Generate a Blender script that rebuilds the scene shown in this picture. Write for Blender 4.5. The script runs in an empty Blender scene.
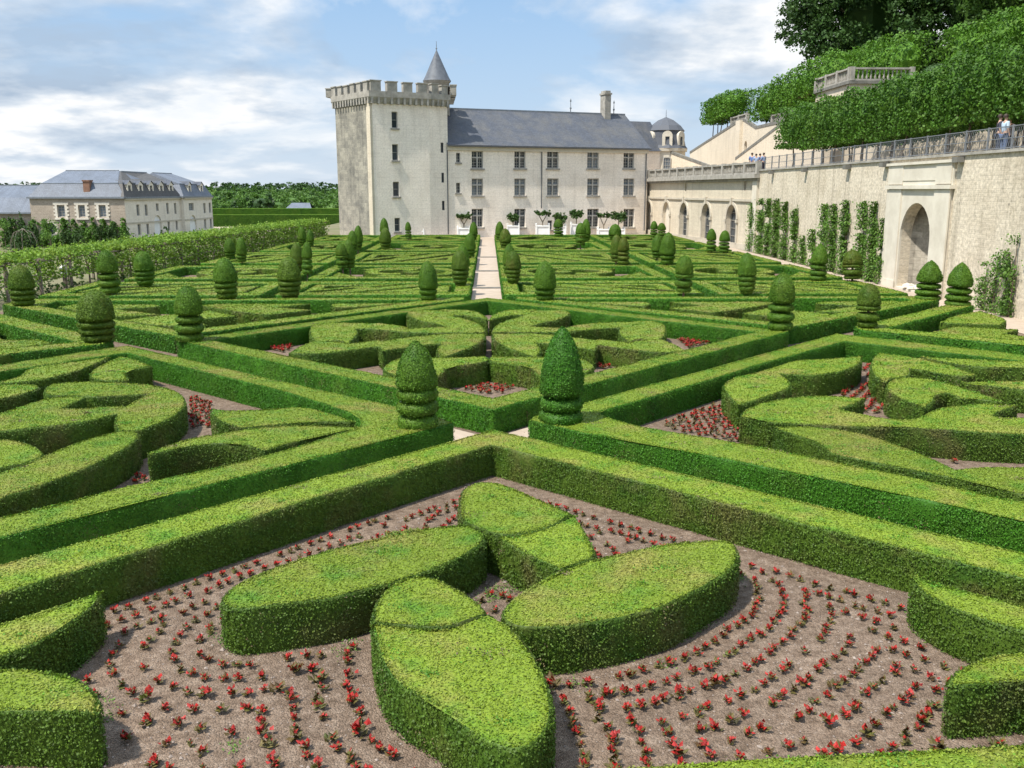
import bpy, math, random
import numpy as np
from mathutils import Vector, noise as mnoise
from mathutils.geometry import delaunay_2d_cdt

R = math.radians
SC = bpy.context.scene
COL = SC.collection
random.seed(7)
RNG = np.random.default_rng(7)

# ------------------------------------------------------------------ camera
FPX = 920.0
CAMH = 5.0
PITCH = math.atan(194 / FPX)
YAW = math.atan(24 / math.hypot(FPX, 194))
cam = bpy.data.cameras.new('camera')
camo = bpy.data.objects.new('camera', cam)
COL.objects.link(camo)
camo.location = (0, 0, CAMH)
camo.rotation_euler = (math.pi / 2 - PITCH, 0, -YAW)
cam.sensor_width = 36
cam.lens = 36 * FPX / 1024
cam.clip_start = 0.1
cam.clip_end = 6000
SC.camera = camo

# ------------------------------------------------------------------ light
SUN_EL, SUN_DIR = 60.0, (-0.85, -0.53)
sa = math.atan2(SUN_DIR[0], SUN_DIR[1])
sd = Vector((math.sin(sa) * math.cos(R(SUN_EL)), math.cos(sa) * math.cos(R(SUN_EL)), math.sin(R(SUN_EL))))
sun = bpy.data.lights.new('sun', 'SUN')
sun.energy = 4.8
sun.angle = R(1.0)
sun.color = (1.0, 0.95, 0.86)
suno = bpy.data.objects.new('sun', sun)
COL.objects.link(suno)
suno.location = (-40, 0, 60)
suno.rotation_euler = sd.to_track_quat('Z', 'Y').to_euler()

W = bpy.data.worlds.new('World')
SC.world = W
W.use_nodes = True
wn, wl = W.node_tree.nodes, W.node_tree.links
wn.clear()


def N(nodes, t, **kw):
    n = nodes.new(t)
    for k, v in kw.items():
        if k.startswith('i_'):
            n.inputs[k[2:].replace('_', ' ')].default_value = v
        else:
            setattr(n, k, v)
    return n


def ramp(nodes, pts, interp='LINEAR'):
    r = nodes.new('ShaderNodeValToRGB')
    r.color_ramp.interpolation = interp
    e = r.color_ramp.elements
    while len(e) < len(pts):
        e.new(0.5)
    for q, (p, c) in zip(e, pts):
        q.position = p
        q.color = (c, c, c, 1) if isinstance(c, (int, float)) else (*c, 1)
    return r


out = N(wn, 'ShaderNodeOutputWorld')
bg = N(wn, 'ShaderNodeBackground')
bg.inputs['Strength'].default_value = 0.11
sky = N(wn, 'ShaderNodeTexSky', sky_type='NISHITA', sun_disc=False, sun_elevation=R(SUN_EL), sun_rotation=sa % (2 * math.pi))
sky.air_density = 1.1
sky.dust_density = 1.0
tc = N(wn, 'ShaderNodeTexCoord')
sep = N(wn, 'ShaderNodeSeparateXYZ')
wl.new(tc.outputs['Generated'], sep.inputs[0])
zz = N(wn, 'ShaderNodeMath', operation='MAXIMUM')
wl.new(sep.outputs['Z'], zz.inputs[0])
zz.inputs[1].default_value = 0.0
za = N(wn, 'ShaderNodeMath', operation='ADD')
wl.new(zz.outputs[0], za.inputs[0])
za.inputs[1].default_value = 0.22
dx = N(wn, 'ShaderNodeMath', operation='DIVIDE')
wl.new(sep.outputs['X'], dx.inputs[0])
wl.new(za.outputs[0], dx.inputs[1])
dy = N(wn, 'ShaderNodeMath', operation='DIVIDE')
wl.new(sep.outputs['Y'], dy.inputs[0])
wl.new(za.outputs[0], dy.inputs[1])
cmb = N(wn, 'ShaderNodeCombineXYZ')
wl.new(dx.outputs[0], cmb.inputs[0])
wl.new(dy.outputs[0], cmb.inputs[1])
cmb.inputs[2].default_value = 21.9
n1 = N(wn, 'ShaderNodeTexNoise', i_Scale=0.95, i_Detail=9.0, i_Roughness=0.56, i_Distortion=0.25)
wl.new(cmb.outputs[0], n1.inputs['Vector'])
r1 = ramp(wn, [(0.43, 0.0), (0.50, 0.55), (0.57, 1.0)])
wl.new(n1.outputs['Fac'], r1.inputs[0])
n2 = N(wn, 'ShaderNodeTexNoise', i_Scale=1.9, i_Detail=7.0, i_Roughness=0.55)
wl.new(cmb.outputs[0], n2.inputs['Vector'])
r2 = ramp(wn, [(0.38, (2.7, 3.35, 4.2)), (0.47, (4.1, 4.6, 5.2)), (0.55, (6.0, 6.1, 6.2))])
wl.new(n2.outputs['Fac'], r2.inputs[0])
# pale veil low in the sky
hz = ramp(wn, [(0.0, 0.85), (0.08, 0.40), (0.25, 0.0)])
wl.new(zz.outputs[0], hz.inputs[0])
mxh = N(wn, 'ShaderNodeMix', data_type='RGBA')
wl.new(hz.outputs[0], mxh.inputs['Factor'])
skm = N(wn, 'ShaderNodeMix', data_type='RGBA')
skm.inputs['Factor'].default_value = 0.75
wl.new(sky.outputs[0], skm.inputs['A'])
skm.inputs['B'].default_value = (1.6, 3.1, 5.2, 1)
wl.new(skm.outputs['Result'], mxh.inputs['A'])
mxh.inputs['B'].default_value = (4.5, 5.0, 5.5, 1)
mx = N(wn, 'ShaderNodeMix', data_type='RGBA')
wl.new(r1.outputs[0], mx.inputs['Factor'])
wl.new(mxh.outputs['Result'], mx.inputs['A'])
wl.new(r2.outputs[0], mx.inputs['B'])
zb = ramp(wn, [(0.28, 1.0), (0.75, 0.0)])   # unseen sky above the view is brightened, added as fill for shaded sides
wl.new(zz.outputs[0], zb.inputs[0])
zm = N(wn, 'ShaderNodeMapRange')
zm.inputs['To Min'].default_value = 1.9
zm.inputs['To Max'].default_value = 1.0
wl.new(zb.outputs[0], zm.inputs['Value'])
vs_ = N(wn, 'ShaderNodeVectorMath', operation='SCALE')
wl.new(mx.outputs['Result'], vs_.inputs[0])
wl.new(zm.outputs[0], vs_.inputs['Scale'])
wl.new(vs_.outputs[0], bg.inputs['Color'])
wl.new(bg.outputs[0], out.inputs[0])

SC.view_settings.view_transform = 'Standard'
SC.view_settings.look = 'None'
SC.view_settings.gamma = 1.0
SC.view_settings.use_curve_mapping = False
SC.view_settings.exposure = 0.60
SC.cycles.max_bounces = 6
SC.cycles.diffuse_bounces = 3
SC.cycles.glossy_bounces = 2
SC.cycles.transmission_bounces = 3
SC.cycles.use_denoising = True

# ------------------------------------------------------------------ photo-plane geometry (only used to survey real world positions)
_cp, _sp = math.cos(PITCH), math.sin(PITCH)
_cy, _sy = math.cos(YAW), math.sin(YAW)


def ray(px, py):
    u, v = (px - 512) / FPX, (384 - py) / FPX
    x, y, z = u, _cp + v * _sp, -_sp + v * _cp
    return (x * _cy + y * _sy, -x * _sy + y * _cy, z)


def G(px, py, z=0.0):
    d = ray(px, py)
    t = (z - CAMH) / d[2]
    return (d[0] * t, d[1] * t)


def VP(px, py, Y):
    d = ray(px, py)
    t = Y / d[1]
    return (d[0] * t, Y, CAMH + d[2] * t)


def onp(px, py, A, B):
    d = ray(px, py)
    L = math.dist(A, B)
    ux, uy = (B[0] - A[0]) / L, (B[1] - A[1]) / L
    det = d[0] * (-uy) + ux * d[1]
    t = (A[0] * (-uy) + ux * A[1]) / det
    return ((t * d[0] - A[0]) * ux + (t * d[1] - A[1]) * uy, CAMH + t * d[2])


TILE = {'a': (0, 330, 3.84), 'b': (128, 330, 3.84), 'c': (300, 290, 3.84), 'd': (500, 290, 3.84), 'e': (640, 330, 3.84),
        'f': (768, 330, 3.84), 'g': (768, 230, 3.84), 'h': (0, 230, 3.84), 'i': (200, 215, 5.12), 'j': (380, 215, 5.12),
        'k': (560, 215, 5.12), 'l': (660, 215, 5.12), '1': (0, 568, 3.84), '2': (200, 460, 3.84), '3': (360, 470, 3.84),
        '4': (360, 568, 3.84), '5': (560, 520, 3.84), '6': (768, 568, 3.84), '7': (0, 430, 3.84), '8': (380, 390, 3.84),
        'R6': (0, 500, 2.56), 'R7': (350, 460, 2.4935), 'R8': (700, 520, 3.096), 'p': (0, 0, 1)}


def T(t, pts):
    o = TILE[t]
    return [(o[0] + x / o[2], o[1] + y / o[2]) for x, y in pts]


def wloc(o):
    v = Vector((0, 0, 0))
    while o is not None:
        v = v + o.location
        o = o.parent
    return v


# ------------------------------------------------------------------ mesh builder
class MB:
    def __init__(s):
        s.v, s.f, s.n = [], [], 0

    def add(s, v, f, mat=0, smooth=False, uv=None):
        v = np.asarray(v, float).reshape(-1, 3)
        if len(v) == 0:
            return
        s.v.append(v)
        groups = {}
        if isinstance(f, np.ndarray):
            groups[f.shape[1]] = f
        else:
            for q in f:
                groups.setdefault(len(q), []).append(q)
        for k, a in groups.items():
            a = np.asarray(a, np.int64).reshape(-1, k) + s.n
            s.f.append((a, mat, smooth))
        s.uv = getattr(s, 'uv', [])
        s.uv.append(np.zeros((len(v), 2)) if uv is None else np.asarray(uv, float))
        s.n += len(v)

    def box(s, x0, x1, y0, y1, z0, z1, mat=0, M=None):
        v = np.array([(x, y, z) for z in (z0, z1) for y in (y0, y1) for x in (x0, x1)], float)
        if M is not None:
            v = M(v)
        s.add(v, [(0, 2, 3, 1), (4, 5, 7, 6), (0, 1, 5, 4), (2, 6, 7, 3), (0, 4, 6, 2), (1, 3, 7, 5)], mat)

    def bar(s, a, b, w, mat=0, w2=None):
        a, b = np.array(a, float), np.array(b, float)
        d = b - a
        d /= max(np.linalg.norm(d), 1e-9)
        u = np.cross(d, (0, 0, 1.0))
        if np.linalg.norm(u) < 1e-3:
            u = np.array((1.0, 0, 0))
        u /= np.linalg.norm(u)
        w_ = np.cross(d, u)
        h = w / 2
        h2 = (w2 if w2 is not None else w) / 2
        v = [a + u * h + w_ * h, a - u * h + w_ * h, a - u * h - w_ * h, a + u * h - w_ * h,
             b + u * h2 + w_ * h2, b - u * h2 + w_ * h2, b - u * h2 - w_ * h2, b + u * h2 - w_ * h2]
        s.add(v, [(0, 1, 2, 3), (7, 6, 5, 4), (0, 4, 5, 1), (1, 5, 6, 2), (2, 6, 7, 3), (3, 7, 4, 0)], mat)

    def tube(s, pts, radii, n=8, mat=0, smooth=True):
        pts = np.array(pts, float)
        V, F = [], []
        for i, p in enumerate(pts):
            d = pts[min(i + 1, len(pts) - 1)] - pts[max(i - 1, 0)]
            d /= max(np.linalg.norm(d), 1e-9)
            u = np.cross(d, (0, 1.0, 0.02))
            u /= max(np.linalg.norm(u), 1e-9)
            w = np.cross(d, u)
            for k in range(n):
                a = 2 * math.pi * k / n
                V.append(p + radii[i] * (math.cos(a) * u + math.sin(a) * w))
        for i in range(len(pts) - 1):
            for k in range(n):
                F.append((i * n + k, i * n + (k + 1) % n, (i + 1) * n + (k + 1) % n, (i + 1) * n + k))
        s.add(V, F, mat, smooth)
        s.add([V[k] for k in range(n)], [tuple(range(n))], mat)
        s.add([V[-n + k] for k in range(n)], [tuple(reversed(range(n)))], mat)

    def lathe(s, prof, c=(0, 0, 0), n=24, mat=0, smooth=True, a0=0.0):
        V, F = [], []
        for r, z in prof:
            for k in range(n):
                a = a0 + 2 * math.pi * k / n
                V.append((c[0] + r * math.cos(a), c[1] + r * math.sin(a), c[2] + z))
        for i in range(len(prof) - 1):
            for k in range(n):
                F.append((i * n + k, i * n + (k + 1) % n, (i + 1) * n + (k + 1) % n, (i + 1) * n + k))
        s.add(V, F, mat, smooth)

    def poly(s, pts, mat=0):
        s.add(pts, [tuple(range(len(pts)))], mat)

    def prism(s, foot, z0, z1, mat=0, cap=True, top=None):
        """foot: ccw list of xy (or top: another list of xy at z1)"""
        n = len(foot)
        t = top or foot
        V = [(x, y, z0) for x, y in foot] + [(x, y, z1) for x, y in t]
        F = [(i, (i + 1) % n, n + (i + 1) % n, n + i) for i in range(n)]
        if cap:
            F += [tuple(range(n, 2 * n)), tuple(reversed(range(n)))]
        s.add(V, F, mat)

    def build(s, name, mats, parent=None, loc=(0, 0, 0), local=False):
        V = np.concatenate(s.v) - np.array(loc, float)
        me = bpy.data.meshes.new(name)
        me.vertices.add(len(V))
        me.vertices.foreach_set('co', V.astype(np.float32).ravel())
        li = np.concatenate([a.ravel() for a, _, _ in s.f])
        lt = np.concatenate([np.full(len(a), a.shape[1]) for a, _, _ in s.f])
        ls = np.concatenate([[0], np.cumsum(lt)[:-1]])
        me.loops.add(len(li))
        me.loops.foreach_set('vertex_index', li.astype(np.int32))
        me.polygons.add(len(lt))
        me.polygons.foreach_set('loop_start', ls.astype(np.int32))
        me.polygons.foreach_set('loop_total', lt.astype(np.int32))
        me.polygons.foreach_set('material_index', np.concatenate([np.full(len(a), m) for a, m, _ in s.f]).astype(np.int32))
        me.polygons.foreach_set('use_smooth', np.concatenate([np.full(len(a), sm) for a, _, sm in s.f]))
        uv = np.concatenate(s.uv)
        if np.any(uv):
            l = me.uv_layers.new(name='UVMap')
            l.data.foreach_set('uv', uv[li].astype(np.float32).ravel())
        for m in (mats if isinstance(mats, (list, tuple)) else [mats]):
            me.materials.append(m)
        me.update(calc_edges=True)
        o = bpy.data.objects.new(name, me)
        COL.objects.link(o)
        if parent is not None:
            o.parent = parent
            o.location = (0, 0, 0) if local else Vector(loc) - wloc(parent)
        else:
            o.location = loc
        return o


def tag(o, label=None, cat=None, group=None, kind=None):
    if label:
        o['label'] = label
    if cat:
        o['category'] = cat
    if group:
        o['group'] = group
    if kind:
        o['kind'] = kind
    return o


def thing(name, label, cat, loc=(0, 0, 0), group=None, rz=0):
    o = bpy.data.objects.new(name, None)
    o.empty_display_size = 0.2
    COL.objects.link(o)
    o.location = loc
    o.rotation_euler.z = rz
    return tag(o, label, cat, group)


def copy_tree(o, parent=None):
    c = o.copy()
    COL.objects.link(c)
    if parent is not None:
        c.parent = parent
    for ch in list(o.children):
        copy_tree(ch, c)
    return c


def leaves(mb, P, Nn, size, mat=0, jit=0.8, asp=0.6):
    """scatter small leaf faces at P with normals near Nn"""
    n = len(P)
    if n == 0:
        return
    Nn = Nn + RNG.normal(0, jit, (n, 3))
    Nn /= np.linalg.norm(Nn, axis=1)[:, None] + 1e-9
    t = np.cross(Nn, RNG.normal(0, 1, (n, 3)))
    t /= np.linalg.norm(t, axis=1)[:, None] + 1e-9
    b = np.cross(Nn, t)
    sz = (size * RNG.uniform(0.6, 1.25, n))[:, None]
    v = np.stack([P - t * sz * .5, P + b * sz * .5 * asp - t * sz * .05, P + t * sz * .5, P - b * sz * .5 * asp - t * sz * .05], 1).reshape(-1, 3)
    f = np.arange(n * 4).reshape(n, 4)
    mb.add(v, f, mat)


# ------------------------------------------------------------------ materials
def newmat(name):
    m = bpy.data.materials.new(name)
    m.use_nodes = True
    nt = m.node_tree
    b = nt.nodes['Principled BSDF']
    return m, nt.nodes, nt.links, b


def foliage(name, base, deep, straw, straw_amt=0.5, trans=0.22, vary=0.35, patch=1.6):
    m, n, l, b = newmat(name)
    geo = N(n, 'ShaderNodeNewGeometry')
    oi = N(n, 'ShaderNodeObjectInfo')
    na = N(n, 'ShaderNodeTexNoise', i_Scale=patch, i_Detail=4.0, i_Roughness=0.6)
    l.new(geo.outputs['Position'], na.inputs['Vector'])
    nb = N(n, 'ShaderNodeTexNoise', i_Scale=patch * 0.55, i_Detail=5.0, i_Roughness=0.65)
    mp = N(n, 'ShaderNodeMapping')
    mp.inputs['Location'].default_value = (13.1, 4.7, 2.2)
    l.new(geo.outputs['Position'], mp.inputs['Vector'])
    l.new(mp.outputs[0], nb.inputs['Vector'])
    ra = ramp(n, [(0.50, 0.0), (0.70, 1.0)])
    l.new(na.outputs['Fac'], ra.inputs[0])
    m1 = N(n, 'ShaderNodeMix', data_type='RGBA')
    l.new(ra.outputs[0], m1.inputs['Factor'])
    m1.inputs['A'].default_value = (*base, 1)
    m1.inputs['B'].default_value = (*deep, 1)
    rb = ramp(n, [(0.50, 0.0), (0.68, straw_amt)])
    l.new(nb.outputs['Fac'], rb.inputs[0])
    m2 = N(n, 'ShaderNodeMix', data_type='RGBA')
    l.new(rb.outputs[0], m2.inputs['Factor'])
    l.new(m1.outputs['Result'], m2.inputs['A'])
    m2.inputs['B'].default_value = (*straw, 1)
    nf = N(n, 'ShaderNodeTexNoise', i_Scale=28.0, i_Detail=2.0)
    l.new(geo.outputs['Position'], nf.inputs['Vector'])
    mr = N(n, 'ShaderNodeMapRange')
    mr.inputs['From Min'].default_value = 0.0
    mr.inputs['From Max'].default_value = 1.0
    mr.inputs['To Min'].default_value = 1 - vary
    mr.inputs['To Max'].default_value = 1 + vary
    l.new(geo.outputs['Random Per Island'], mr.inputs['Value'])
    mo = N(n, 'ShaderNodeMapRange')
    mo.inputs['To Min'].default_value = 0.93
    mo.inputs['To Max'].default_value = 1.07
    l.new(oi.outputs['Random'], mo.inputs['Value'])
    mf = N(n, 'ShaderNodeMapRange')
    mf.inputs['From Min'].default_value = 0.3
    mf.inputs['From Max'].default_value = 0.7
    mf.inputs['To Min'].default_value = 0.8
    mf.inputs['To Max'].default_value = 1.2
    l.new(nf.outputs['Fac'], mf.inputs['Value'])
    q = N(n, 'ShaderNodeMath', operation='MULTIPLY')
    l.new(mr.outputs[0], q.inputs[0])
    l.new(mo.outputs[0], q.inputs[1])
    q2 = N(n, 'ShaderNodeMath', operation='MULTIPLY')
    l.new(q.outputs[0], q2.inputs[0])
    l.new(mf.outputs[0], q2.inputs[1])
    hs = N(n, 'ShaderNodeHueSaturation')
    l.new(m2.outputs['Result'], hs.inputs['Color'])
    l.new(q2.outputs[0], hs.inputs['Value'])
    l.new(hs.outputs[0], b.inputs['Base Color'])
    b.inputs['Roughness'].default_value = 0.55
    b.inputs['Specular IOR Level'].default_value = 0.25
    bp = N(n, 'ShaderNodeBump')
    bp.inputs['Strength'].default_value = 0.5
    bp.inputs['Distance'].default_value = 0.03
    l.new(nf.outputs['Fac'], bp.inputs['Height'])
    l.new(bp.outputs[0], b.inputs['Normal'])
    tr = N(n, 'ShaderNodeBsdfTranslucent')
    l.new(hs.outputs[0], tr.inputs['Color'])
    ms = N(n, 'ShaderNodeMixShader')
    ms.inputs[0].default_value = trans
    l.new(b.outputs[0], ms.inputs[1])
    l.new(tr.outputs[0], ms.inputs[2])
    l.new(ms.outputs[0], n['Material Output'].inputs[0])
    return m


def plain(name, c1, c2=None, scale=4.0, rough=0.8, bump=0.2, dist=0.02, metal=0.0, lo=0.35, hi=0.65, detail=6.0, obj=False):
    m, n, l, b = newmat(name)
    geo = N(n, 'ShaderNodeNewGeometry')
    src = geo.outputs['Position']
    if obj:
        t = N(n, 'ShaderNodeTexCoord')
        src = t.outputs['Object']
    a = N(n, 'ShaderNodeTexNoise', i_Scale=scale, i_Detail=detail, i_Roughness=0.62)
    l.new(src, a.inputs['Vector'])
    r = ramp(n, [(lo, c1), (hi, c2 or tuple(x * 0.8 for x in c1))])
    l.new(a.outputs['Fac'], r.inputs[0])
    l.new(r.outputs[0], b.inputs['Base Color'])
    b.inputs['Roughness'].default_value = rough
    b.inputs['Metallic'].default_value = metal
    b.inputs['Specular IOR Level'].default_value = 0.3
    if bump:
        bp = N(n, 'ShaderNodeBump')
        bp.inputs['Strength'].default_value = bump
        bp.inputs['Distance'].default_value = dist
        l.new(a.outputs['Fac'], bp.inputs['Height'])
        l.new(bp.outputs[0], b.inputs['Normal'])
    return m


def masonry(name, c1, c2, stain, bw=0.7, bh=0.32, mortar=(0.5, 0.45, 0.38), msize=0.012, stain_amt=0.5, streak=0.35, contrast=1.0, spots=0.0):
    """walls carry a UV map in metres"""
    m, n, l, b = newmat(name)
    uv = N(n, 'ShaderNodeUVMap')
    br = N(n, 'ShaderNodeTexBrick')
    br.inputs['Scale'].default_value = 1.0
    br.inputs['Brick Width'].default_value = bw
    br.inputs['Row Height'].default_value = bh
    br.inputs['Mortar Size'].default_value = msize
    br.inputs['Mortar Smooth'].default_value = 0.4
    br.inputs['Color1'].default_value = (*c1, 1)
    br.inputs['Color2'].default_value = (*c2, 1)
    br.inputs['Mortar'].default_value = (*mortar, 1)
    wob = N(n, 'ShaderNodeTexNoise', i_Scale=1.3, i_Detail=3.0)
    l.new(uv.outputs[0], wob.inputs['Vector'])
    wm = N(n, 'ShaderNodeMix', data_type='VECTOR')
    wm.inputs['Factor'].default_value = 0.09
    l.new(uv.outputs[0], wm.inputs['A'])
    l.new(wob.outputs['Color'], wm.inputs['B'])
    l.new(wm.outputs['Result'], br.inputs['Vector'])
    ns = N(n, 'ShaderNodeTexNoise', i_Scale=0.45, i_Detail=8.0, i_Roughness=0.68)
    l.new(uv.outputs[0], ns.inputs['Vector'])
    rs = ramp(n, [(0.44, 0.0), (0.68, stain_amt)])
    l.new(ns.outputs['Fac'], rs.inputs[0])
    m1 = N(n, 'ShaderNodeMix', data_type='RGBA')
    l.new(rs.outputs[0], m1.inputs['Factor'])
    l.new(br.outputs['Color'], m1.inputs['A'])
    m1.inputs['B'].default_value = (*stain, 1)
    mp = N(n, 'ShaderNodeMapping')
    mp.inputs['Scale'].default_value = (1.8, 0.12, 1)
    l.new(uv.outputs[0], mp.inputs['Vector'])
    nk = N(n, 'ShaderNodeTexNoise', i_Scale=1.0, i_Detail=6.0, i_Roughness=0.6)
    l.new(mp.outputs[0], nk.inputs['Vector'])
    rk = ramp(n, [(0.50, 0.0), (0.72, streak)])
    l.new(nk.outputs['Fac'], rk.inputs[0])
    m2 = N(n, 'ShaderNodeMix', data_type='RGBA')
    l.new(rk.outputs[0], m2.inputs['Factor'])
    l.new(m1.outputs['Result'], m2.inputs['A'])
    m2.inputs['B'].default_value = (*[x * 0.6 for x in stain], 1)
    nf = N(n, 'ShaderNodeTexNoise', i_Scale=6.0, i_Detail=8.0, i_Roughness=0.7)
    l.new(uv.outputs[0], nf.inputs['Vector'])
    rf = ramp(n, [(0.3, 1 - 0.2 * contrast), (0.7, 1 + 0.12 * contrast)])
    l.new(nf.outputs['Fac'], rf.inputs[0])
    m3 = N(n, 'ShaderNodeMix', data_type='RGBA', blend_type='MULTIPLY')
    m3.inputs['Factor'].default_value = 1.0
    l.new(m2.outputs['Result'], m3.inputs['A'])
    l.new(rf.outputs[0], m3.inputs['B'])
    last = m3.outputs['Result']
    if spots:
        nv = N(n, 'ShaderNodeTexNoise', i_Scale=2.6, i_Detail=3.0, i_Roughness=0.5)
        mq = N(n, 'ShaderNodeMapping')
        mq.inputs['Scale'].default_value = (1.0, 0.55, 1)
        l.new(uv.outputs[0], mq.inputs['Vector'])
        l.new(mq.outputs[0], nv.inputs['Vector'])
        rv = ramp(n, [(0.69, 0.0), (0.74, spots)])
        l.new(nv.outputs['Fac'], rv.inputs[0])
        m4 = N(n, 'ShaderNodeMix', data_type='RGBA')
        l.new(rv.outputs[0], m4.inputs['Factor'])
        l.new(last, m4.inputs['A'])
        m4.inputs['B'].default_value = (0.10, 0.09, 0.075, 1)
        last = m4.outputs['Result']
    l.new(last, b.inputs['Base Color'])
    b.inputs['Roughness'].default_value = 0.85
    b.inputs['Specular IOR Level'].default_value = 0.2
    bp = N(n, 'ShaderNodeBump')
    bp.inputs['Strength'].default_value = 0.35
    bp.inputs['Distance'].default_value = 0.03
    mm = N(n, 'ShaderNodeMath', operation='SUBTRACT')
    l.new(nf.outputs['Fac'], mm.inputs[0])
    l.new(br.outputs['Fac'], mm.inputs[1])
    l.new(mm.outputs[0], bp.inputs['Height'])
    l.new(bp.outputs[0], b.inputs['Normal'])
    return m


M = {}
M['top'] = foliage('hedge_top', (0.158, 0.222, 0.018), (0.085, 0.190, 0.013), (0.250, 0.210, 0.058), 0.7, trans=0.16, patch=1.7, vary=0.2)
M['sprig'] = foliage('hedge_new_growth', (0.085, 0.215, 0.016), (0.060, 0.170, 0.012), (0.120, 0.240, 0.020), 0.5, trans=0.25)
M['bare'] = foliage('hedge_bare_twig', (0.130, 0.105, 0.050), (0.085, 0.075, 0.030), (0.170, 0.130, 0.070), 0.5, trans=0.05)
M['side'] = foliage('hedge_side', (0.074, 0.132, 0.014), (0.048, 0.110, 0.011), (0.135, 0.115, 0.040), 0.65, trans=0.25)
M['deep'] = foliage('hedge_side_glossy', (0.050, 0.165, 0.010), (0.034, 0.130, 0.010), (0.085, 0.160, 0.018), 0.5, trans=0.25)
M['topiary'] = foliage('topiary_leaf', (0.092, 0.190, 0.014), (0.058, 0.145, 0.011), (0.140, 0.190, 0.020), 0.5)
M['topiary_b'] = foliage('topiary_bronze', (0.098, 0.168, 0.014), (0.068, 0.140, 0.011), (0.145, 0.135, 0.022), 0.7)
M['lime'] = foliage('linden_leaf', (0.080, 0.185, 0.014), (0.050, 0.130, 0.011), (0.125, 0.215, 0.020), 0.6, trans=0.3, patch=0.9)
M['lime_b'] = foliage('linden_leaf_b', (0.062, 0.145, 0.013), (0.040, 0.105, 0.010), (0.100, 0.175, 0.018), 0.6, trans=0.3, patch=0.9)
M['wood'] = foliage('wood_leaf', (0.038, 0.085, 0.016), (0.024, 0.060, 0.012), (0.060, 0.110, 0.020), 0.5, trans=0.25, patch=0.35)
M['wood2'] = foliage('wood_leaf_light', (0.080, 0.165, 0.024), (0.058, 0.120, 0.022), (0.115, 0.185, 0.032), 0.5, trans=0.3, patch=0.35)
M['vine'] = foliage('vine_leaf', (0.170, 0.280, 0.030), (0.090, 0.190, 0.022), (0.240, 0.300, 0.045), 0.6, trans=0.35)
M['climb'] = foliage('climber_leaf', (0.110, 0.215, 0.032), (0.060, 0.135, 0.022), (0.140, 0.215, 0.040), 0.6, trans=0.3)
M['shrub'] = foliage('shrub_leaf', (0.045, 0.090, 0.020), (0.028, 0.062, 0.016), (0.065, 0.105, 0.025), 0.5)
M['citrus'] = foliage('citrus_leaf', (0.050, 0.105, 0.020), (0.032, 0.075, 0.018), (0.075, 0.125, 0.025), 0.5)
M['bark'] = plain('bark', (0.16, 0.125, 0.09), (0.09, 0.07, 0.05), 9.0, 0.9, 0.6)
M['twig'] = plain('pale_bark', (0.22, 0.18, 0.13), (0.13, 0.105, 0.075), 9.0, 0.9, 0.5)
M['post'] = plain('weathered_wood', (0.24, 0.20, 0.16), (0.14, 0.115, 0.09), 7.0, 0.85, 0.4)
M['begonia'] = foliage('begonia_leaf', (0.085, 0.070, 0.020), (0.075, 0.090, 0.018), (0.120, 0.045, 0.020), 0.6, trans=0.2, vary=0.5, patch=5.0)
M['petal'] = foliage('begonia_petal', (0.300, 0.016, 0.012), (0.200, 0.018, 0.010), (0.360, 0.050, 0.045), 0.6, trans=0.25, vary=0.45, patch=5.0)
M['path'] = plain('sand_path', (0.385, 0.31, 0.24), (0.32, 0.255, 0.195), 2.2, 0.95, 0.2, 0.01)
M['slate'] = None
M['stone'] = plain('trim_stone', (0.50, 0.45, 0.36), (0.40, 0.355, 0.28), 1.6, 0.85, 0.25)
M['palestone'] = plain('pale_stone', (0.62, 0.57, 0.47), (0.52, 0.47, 0.38), 1.2, 0.85, 0.2)
M['greystone'] = plain('weathered_stone', (0.37, 0.345, 0.30), (0.23, 0.215, 0.185), 1.8, 0.9, 0.35)
M['darkstone'] = plain('lichen_stone', (0.20, 0.19, 0.165), (0.12, 0.115, 0.10), 1.8, 0.9, 0.35)
M['white'] = plain('white_paint', (0.78, 0.78, 0.76), (0.70, 0.70, 0.67), 2.0, 0.5, 0.05)
M['iron'] = plain('grey_iron', (0.13, 0.135, 0.14), (0.09, 0.095, 0.10), 5.0, 0.5, 0.1, metal=0.3)
M['lead'] = plain('lead_grey', (0.20, 0.22, 0.245), (0.14, 0.155, 0.175), 3.0, 0.5, 0.15)
M['brick'] = plain('chimney_brick', (0.27, 0.15, 0.10), (0.18, 0.10, 0.07), 3.0, 0.9, 0.3)
M['glass'] = plain('window_glass', (0.030, 0.036, 0.042), (0.065, 0.075, 0.085), 0.7, 0.08, 0.0)
M['curtain'] = plain('pale_glass', (0.22, 0.25, 0.28), (0.12, 0.14, 0.16), 0.7, 0.12, 0.0)
M['frame'] = plain('window_frame', (0.42, 0.40, 0.36), (0.34, 0.32, 0.28), 3.0, 0.7, 0.1)
M['wire'] = plain('galvanised_wire', (0.24, 0.25, 0.26), (0.18, 0.19, 0.20), 5.0, 0.5, 0.0, metal=0.4)
M['render'] = masonry('castle_render', (0.86, 0.775, 0.665), (0.83, 0.745, 0.635), (0.62, 0.535, 0.435), 0.9, 0.36, (0.70, 0.62, 0.52), 0.010, 0.5, 0.25)
M['oldstone'] = masonry('keep_old_stone', (0.36, 0.335, 0.27), (0.25, 0.235, 0.195), (0.14, 0.135, 0.12), 0.7, 0.34, (0.36, 0.33, 0.27), 0.015, 0.95, 0.6, 1.4, 0.4)
M['gallery'] = masonry('gallery_stone', (0.60, 0.53, 0.41), (0.56, 0.49, 0.38), (0.42, 0.36, 0.27), 0.8, 0.36, (0.50, 0.44, 0.34), 0.008, 0.5, 0.3)
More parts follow.
